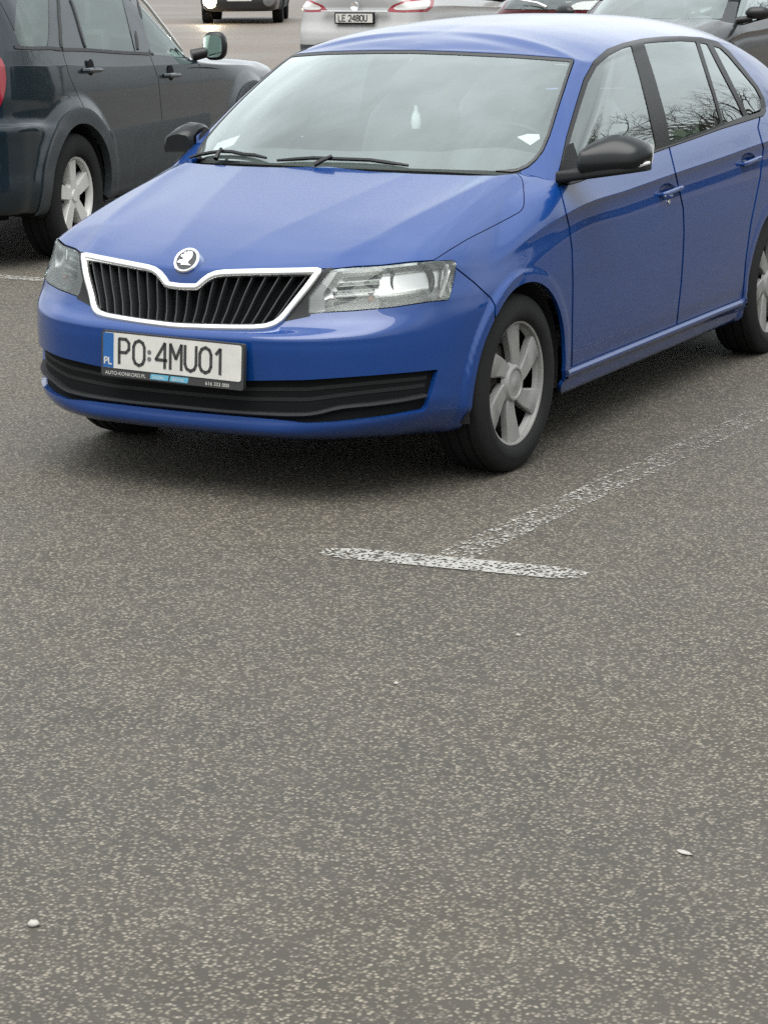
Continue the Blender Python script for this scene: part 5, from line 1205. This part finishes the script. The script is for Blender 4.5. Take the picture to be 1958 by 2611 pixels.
def finish_car(root, s1, s2, sc, mat, glassm, O, rz, rear_fn=None):
    ys, zs = sc[1], sc[2]
    W_ = [(a*ys, b*zs) for a, b in win_yz]
    wout, win_ = poly_sdf(W_, False, .003), poly_sdf(W_, True, .001)
    archs = [circ(yc*ys, .298*zs, .345*zs) for yc, _, _ in WHEELS]
    wsf = lambda V: np.maximum(np.maximum(V[:, 1]-1.02*ys, V[:, 2]-1.352*zs), V[:, 0]/sc[0]-(.665-.075*(V[:, 2]/zs-.98)/.36))
    wsf2 = lambda V: np.maximum(wsf(V), -(V[:, 2]-(.985*zs)))
    sides = lambda V: -(V[:, 1]-.42*ys)
    hoodf = lambda V: np.maximum(np.maximum(V[:, 1]-.40*ys, -(V[:, 2]-.77*zs)), V[:, 0]-.70*sc[0])
    parts = {}
    parts['bonnet'] = panel('bonnet', s1.cut(hoodf), mat, root, both=True)
    parts['front'] = panel('front_body', s1.cut(neg(hoodf), lambda V: V[:, 1]-.42*ys, archs[0], lambda V: -(V[:, 1]+10)), mat, root, both=True)
    B_ = lambda V: V[:, 1]-1.45*ys
    for sd_ in (1, -1):
        panel('front_door', s1.cut(sides, lambda V: V[:, 1]-1.448*ys, wout), mat, root, sd_)
        panel('rear_door', s1.cut(lambda V: -(V[:, 1]-1.452*ys), lambda V: V[:, 1]-2.30*ys, wout, archs[1]), mat, root, sd_)
        for nm, pp in pane_yz: panel(nm, s2.cut(poly_sdf([(a*ys, b*zs) for a, b in pp], True, -.002), lambda V: -(V[:, 1]-.25)), glassm, root, sd_, depth=0)
        panel('window_trim', s2.cut(win_, *[poly_sdf([(a*ys, b*zs) for a, b in pp], False) for _, pp in pane_yz], lambda V: -(V[:, 0]-.5)), M['trim'], root, sd_, depth=.01)
    if rear_fn: rear_fn(root, s1, archs, wout)
    else: panel('rear_body', s1.cut(lambda V: -(V[:, 1]-2.302*ys), archs[1], wout), mat, root, both=True)
    panel('windscreen', s2.cut(wsf2), glassm, root, both=True, depth=0)
    rwf = lambda V: np.maximum(-(V[:, 1]-3.04*ys), np.maximum(V[:, 2]-1.225*zs, V[:, 0]-.56*sc[0]))
    panel('rear_window', s2.cut(rwf, lambda V: -(V[:, 2]-1.075*zs)), glassm, root, both=True, depth=0)
    panel('roof', s2.cut(neg(wsf2), neg(rwf), wout, lambda V: -(V[:, 2]-.94*zs)), mat, root, both=True, depth=.01)
    gi = Skin(s1.G-grid_normals(s1.G)*(1 if not body.flip else -1)*.035, flip=body.flip, px=False)
    panel('inner_liner', gi.cut(circ(0, .298*zs, .37*zs), circ(2.602*ys, .298*zs, .37*zs), neg(hoodf), wout), M['dark'], root, both=True, depth=0)
    for xx, yy in ((.733, 0), (-.733, 0), (.75, 2.602), (-.75, 2.602)):
        sd_ = 1 if xx > 0 else -1
        w = make_tyre(.303*zs, .19, .205*zs).build('wheel', M['tyre'], root, sharp=50); w.location = (xx*sc[0], yy*ys, .300*zs); w.rotation_euler = (0, 0, 0 if sd_ > 0 else math.pi)
        mb = MB(); mb.lathe([(.05, .19*zs), (.08, .208*zs), (.078, .19*zs), (.05, .17*zs), (.045, .06), (.06, .05), (.06, .001)], (0, 0, 0), 0, 40); mb.build('wheel_disc', M['hubcap'], w)
        arch_liner(root, yy*ys, .298*zs, .345*zs, sd_, .3, .80*sc[0])
        mb = MB(); V = []
        n_ = 14
        for f in np.linspace(0, 1, 9):
            e = math.sqrt(max(.06, 1-abs(2*f-1)**3))
            for j in range(n_):
                a = 2*math.pi*j/n_; V.append((sd_*sc[0]*(.87+.21*f), (.44+.08*f)*ys+.07*e*math.cos(a), (1.035+.058*e*math.sin(a))*zs))
        if yy == 0:
            mb.add(V, [(i*n_+j, i*n_+(j+1) % n_, (i+1)*n_+(j+1) % n_, (i+1)*n_+j) for i in range(8) for j in range(n_)]+[tuple(range(n_)), tuple(8*n_+j for j in range(n_))[::-1]])
            mb.tube([(sd_*sc[0]*.79, .42*ys, .965*zs), (sd_*sc[0]*.93, .46*ys, .985*zs)], [.035, .03], 8); mb.build('door_mirror', M['trim'], root, sharp=60)
    for xx, yy in ((.36, 1.42), (-.36, 1.42)): blocky_seat(xx*sc[0], yy*ys, root)
    mb = MB(); mb.box((0, .62*ys, .90*zs), (1.4*sc[0], .5, .12)); mb.build('dashboard', M['dash'], root, bevel=.03)
    mb = MB(); mb.box((0, 1.3*ys, .23*zs), (1.2*sc[0], 3.6*ys, .04)); mb.build('underbody', M['dark'], root, False)
    root.location = O; root.rotation_euler = (0, 0, rz)
    return root
def place(local, sc, rz, px, zw):
    """origin that puts a local point of a far car on the ray through a photograph pixel at height zw"""
    P = at(px, 2, zw); l = np.array(local)*sc; c, s = math.cos(rz), math.sin(rz)
    return np.array([P[0]-(c*l[0]-s*l[1]), P[1]-(s*l[0]+c*l[1]), 0.0])
# black car, nose towards the viewer, at the right
sc = (1.06, 1.05, 1.06); rz = R(-2)
root, s1, s2, sc_ = far_car('black_car', 'black car with pale windscreen and black door mirror behind the blue hatchback roof', sc, None, rz, None)
finish_car(root, s1, s2, sc_, M['black_paint'], M['ws'], place((0, .2, .985), np.array(sc), rz, (1650, 47), .985*1.06), rz)
# red car, tail towards the viewer
def plain_rear(mat):
    def f(root, s1, archs, wout):
        ys = 1.0
        rb = panel('rear_body', s1.cut(lambda V: -(V[:, 1]-2.302*s1.sc[1]), archs[1], wout), mat, root, both=True)
        mb = MB(); mb.tube([(0, 3.44*s1.sc[1], 1.10*s1.sc[2]), (.12, 3.415*s1.sc[1], 1.14*s1.sc[2]), (.36, 3.38*s1.sc[1], 1.17*s1.sc[2])], [.016, .012, .008], 6); mb.build('rear_wiper', M['satin'], root)
    return f
sc = (1.0, .95, 1.03); rz = R(176)
root, s1, s2, sc_ = far_car('red_car', 'dark red car showing its rear window and wiper above the blue hatchback roof', sc, None, rz, None); s1.sc = sc_
finish_car(root, s1, s2, sc_, M['red'], M['side'], place((0, 3.38, 1.09), np.array(sc), rz, (1400, 20), 1.09*1.03), rz, plain_rear(M['red']))
# white car, tail towards the viewer
sc = (1.09, 1.14, 1.06); rz = R(186); Ow = place((0, 3.44, .80), np.array(sc), rz, (906, 46), .80*1.06)
root, s1, s2, sc_ = far_car('white_car', 'white car seen from behind with red rimmed tail lamps and a rear number plate', sc, None, rz, None); s1.sc = sc_
def white_rear(root, s1, archs, wout):
    wf = lambda P: to_world(P*np.array([-1, 1, 1]), Ow, rz)
    sk = Skin(s1.G, flip=body.flip, to_world=wf)
    LW = [(984, 30), (1000, 14), (1030, 2), (1100, -6), (1107, 2), (1104, 18), (1090, 30), (1030, 32)]
    LI = [(998, 25), (1010, 15), (1035, 6), (1093, -1), (1098, 4), (1095, 15), (1085, 23), (1030, 26)]
    fr_ = lambda V: -(V[:, 1]-2.302*s1.sc[1])
    panel('rear_body', sk.cut(fr_, archs[1], poly_sdf(LW, False, .3), lambda V: -(V[:, 2]-.50), lambda V: -1+0*V[:, 0]), M['white'], root, both=True)
    panel('rear_bumper', sk.cut(fr_, archs[1], lambda V: V[:, 2]-.496), M['cladding'], root, both=True)
    for sd_ in (1, -1):
        lm = panel('tail_lamp', sk.cut(poly_sdf(LW, True, .2), fr_), M['taillamp'], root, sd_, depth=.02)
        panel('lamp_window', sk.cut(poly_sdf(LI, True, 0), fr_), M['lampwhite'], lm, sd_, depth=0, lift=.004)
    yb = 3.44*s1.sc[1]+.02; zc = .80*s1.sc[2]
    mb = MB(); mb.box((0, yb, zc), (.56, .03, .15)); ph = mb.build('plate_recess', M['dark'], root, False)
    mb = MB(); mb.box((0, yb+.02, zc), (.52, .012, .114)); mb.build('number_plate', M['platew'], ph, False)
    plate_text('LE 2480U', .078, .042, .03, .013, .013, lambda a, b, c: np.array([-(a-.22), yb+.026+c, zc+b-.039]), 0, .003, M['black'], ph)
    mb = MB(); mb.lathe([(0, .001), (.012, .055), (0, .06)], (0, yb, zc+.15), 1, 24); mb.build('badge', M['chrome'], root)
    mb = MB(); mb.box((0, yb-.01, zc+.085), (.95, .05, .022)); mb.build('boot_strip', M['chrome'], root, bevel=.004)
finish_car(root, s1, s2, sc_, M['white'], M['side'], Ow, rz, white_rear)
# dark off-roader with a lit lamp, far up the lane
rz = R(28); van = copy_tree(suv); van.name = 'dark_off_roader'
tag(van, 'dark off-roader far up the lane with a lit headlamp', 'car')
van.scale = (1.12,)*3; P = at((612, 57), 2, 0.0); P = CAM_POS[:2]+(P[:2]-CAM_POS[:2])*.97
c_, s_ = math.cos(rz), math.sin(rz); van.location = (P[0]-(-s_*-1.55)*1.12, P[1]-(c_*-1.55)*1.12, 0); van.rotation_euler = (0, 0, rz)
for ch in van.children:
    if ch.data and ch.data.materials and ch.data.materials[0] is M['slate']:
        ch.material_slots[0].link = 'OBJECT'; ch.material_slots[0].material = M['black_paint']
for sd_ in (-1, 1):
    mb = MB(); mb.lathe([(-1.62, .001), (-1.60, .12), (-1.56, .15), (-1.40, .15)], (.62*sd_, .075, .50), 1, 24); mb.build('headlamp', M['headlight_on'] if sd_ < 0 else M['lampgrey'], van)
mb = MB(); mb.box((0, -1.58, .545), (.52, .02, .11)); mb.build('number_plate', M['platew'], van, False)
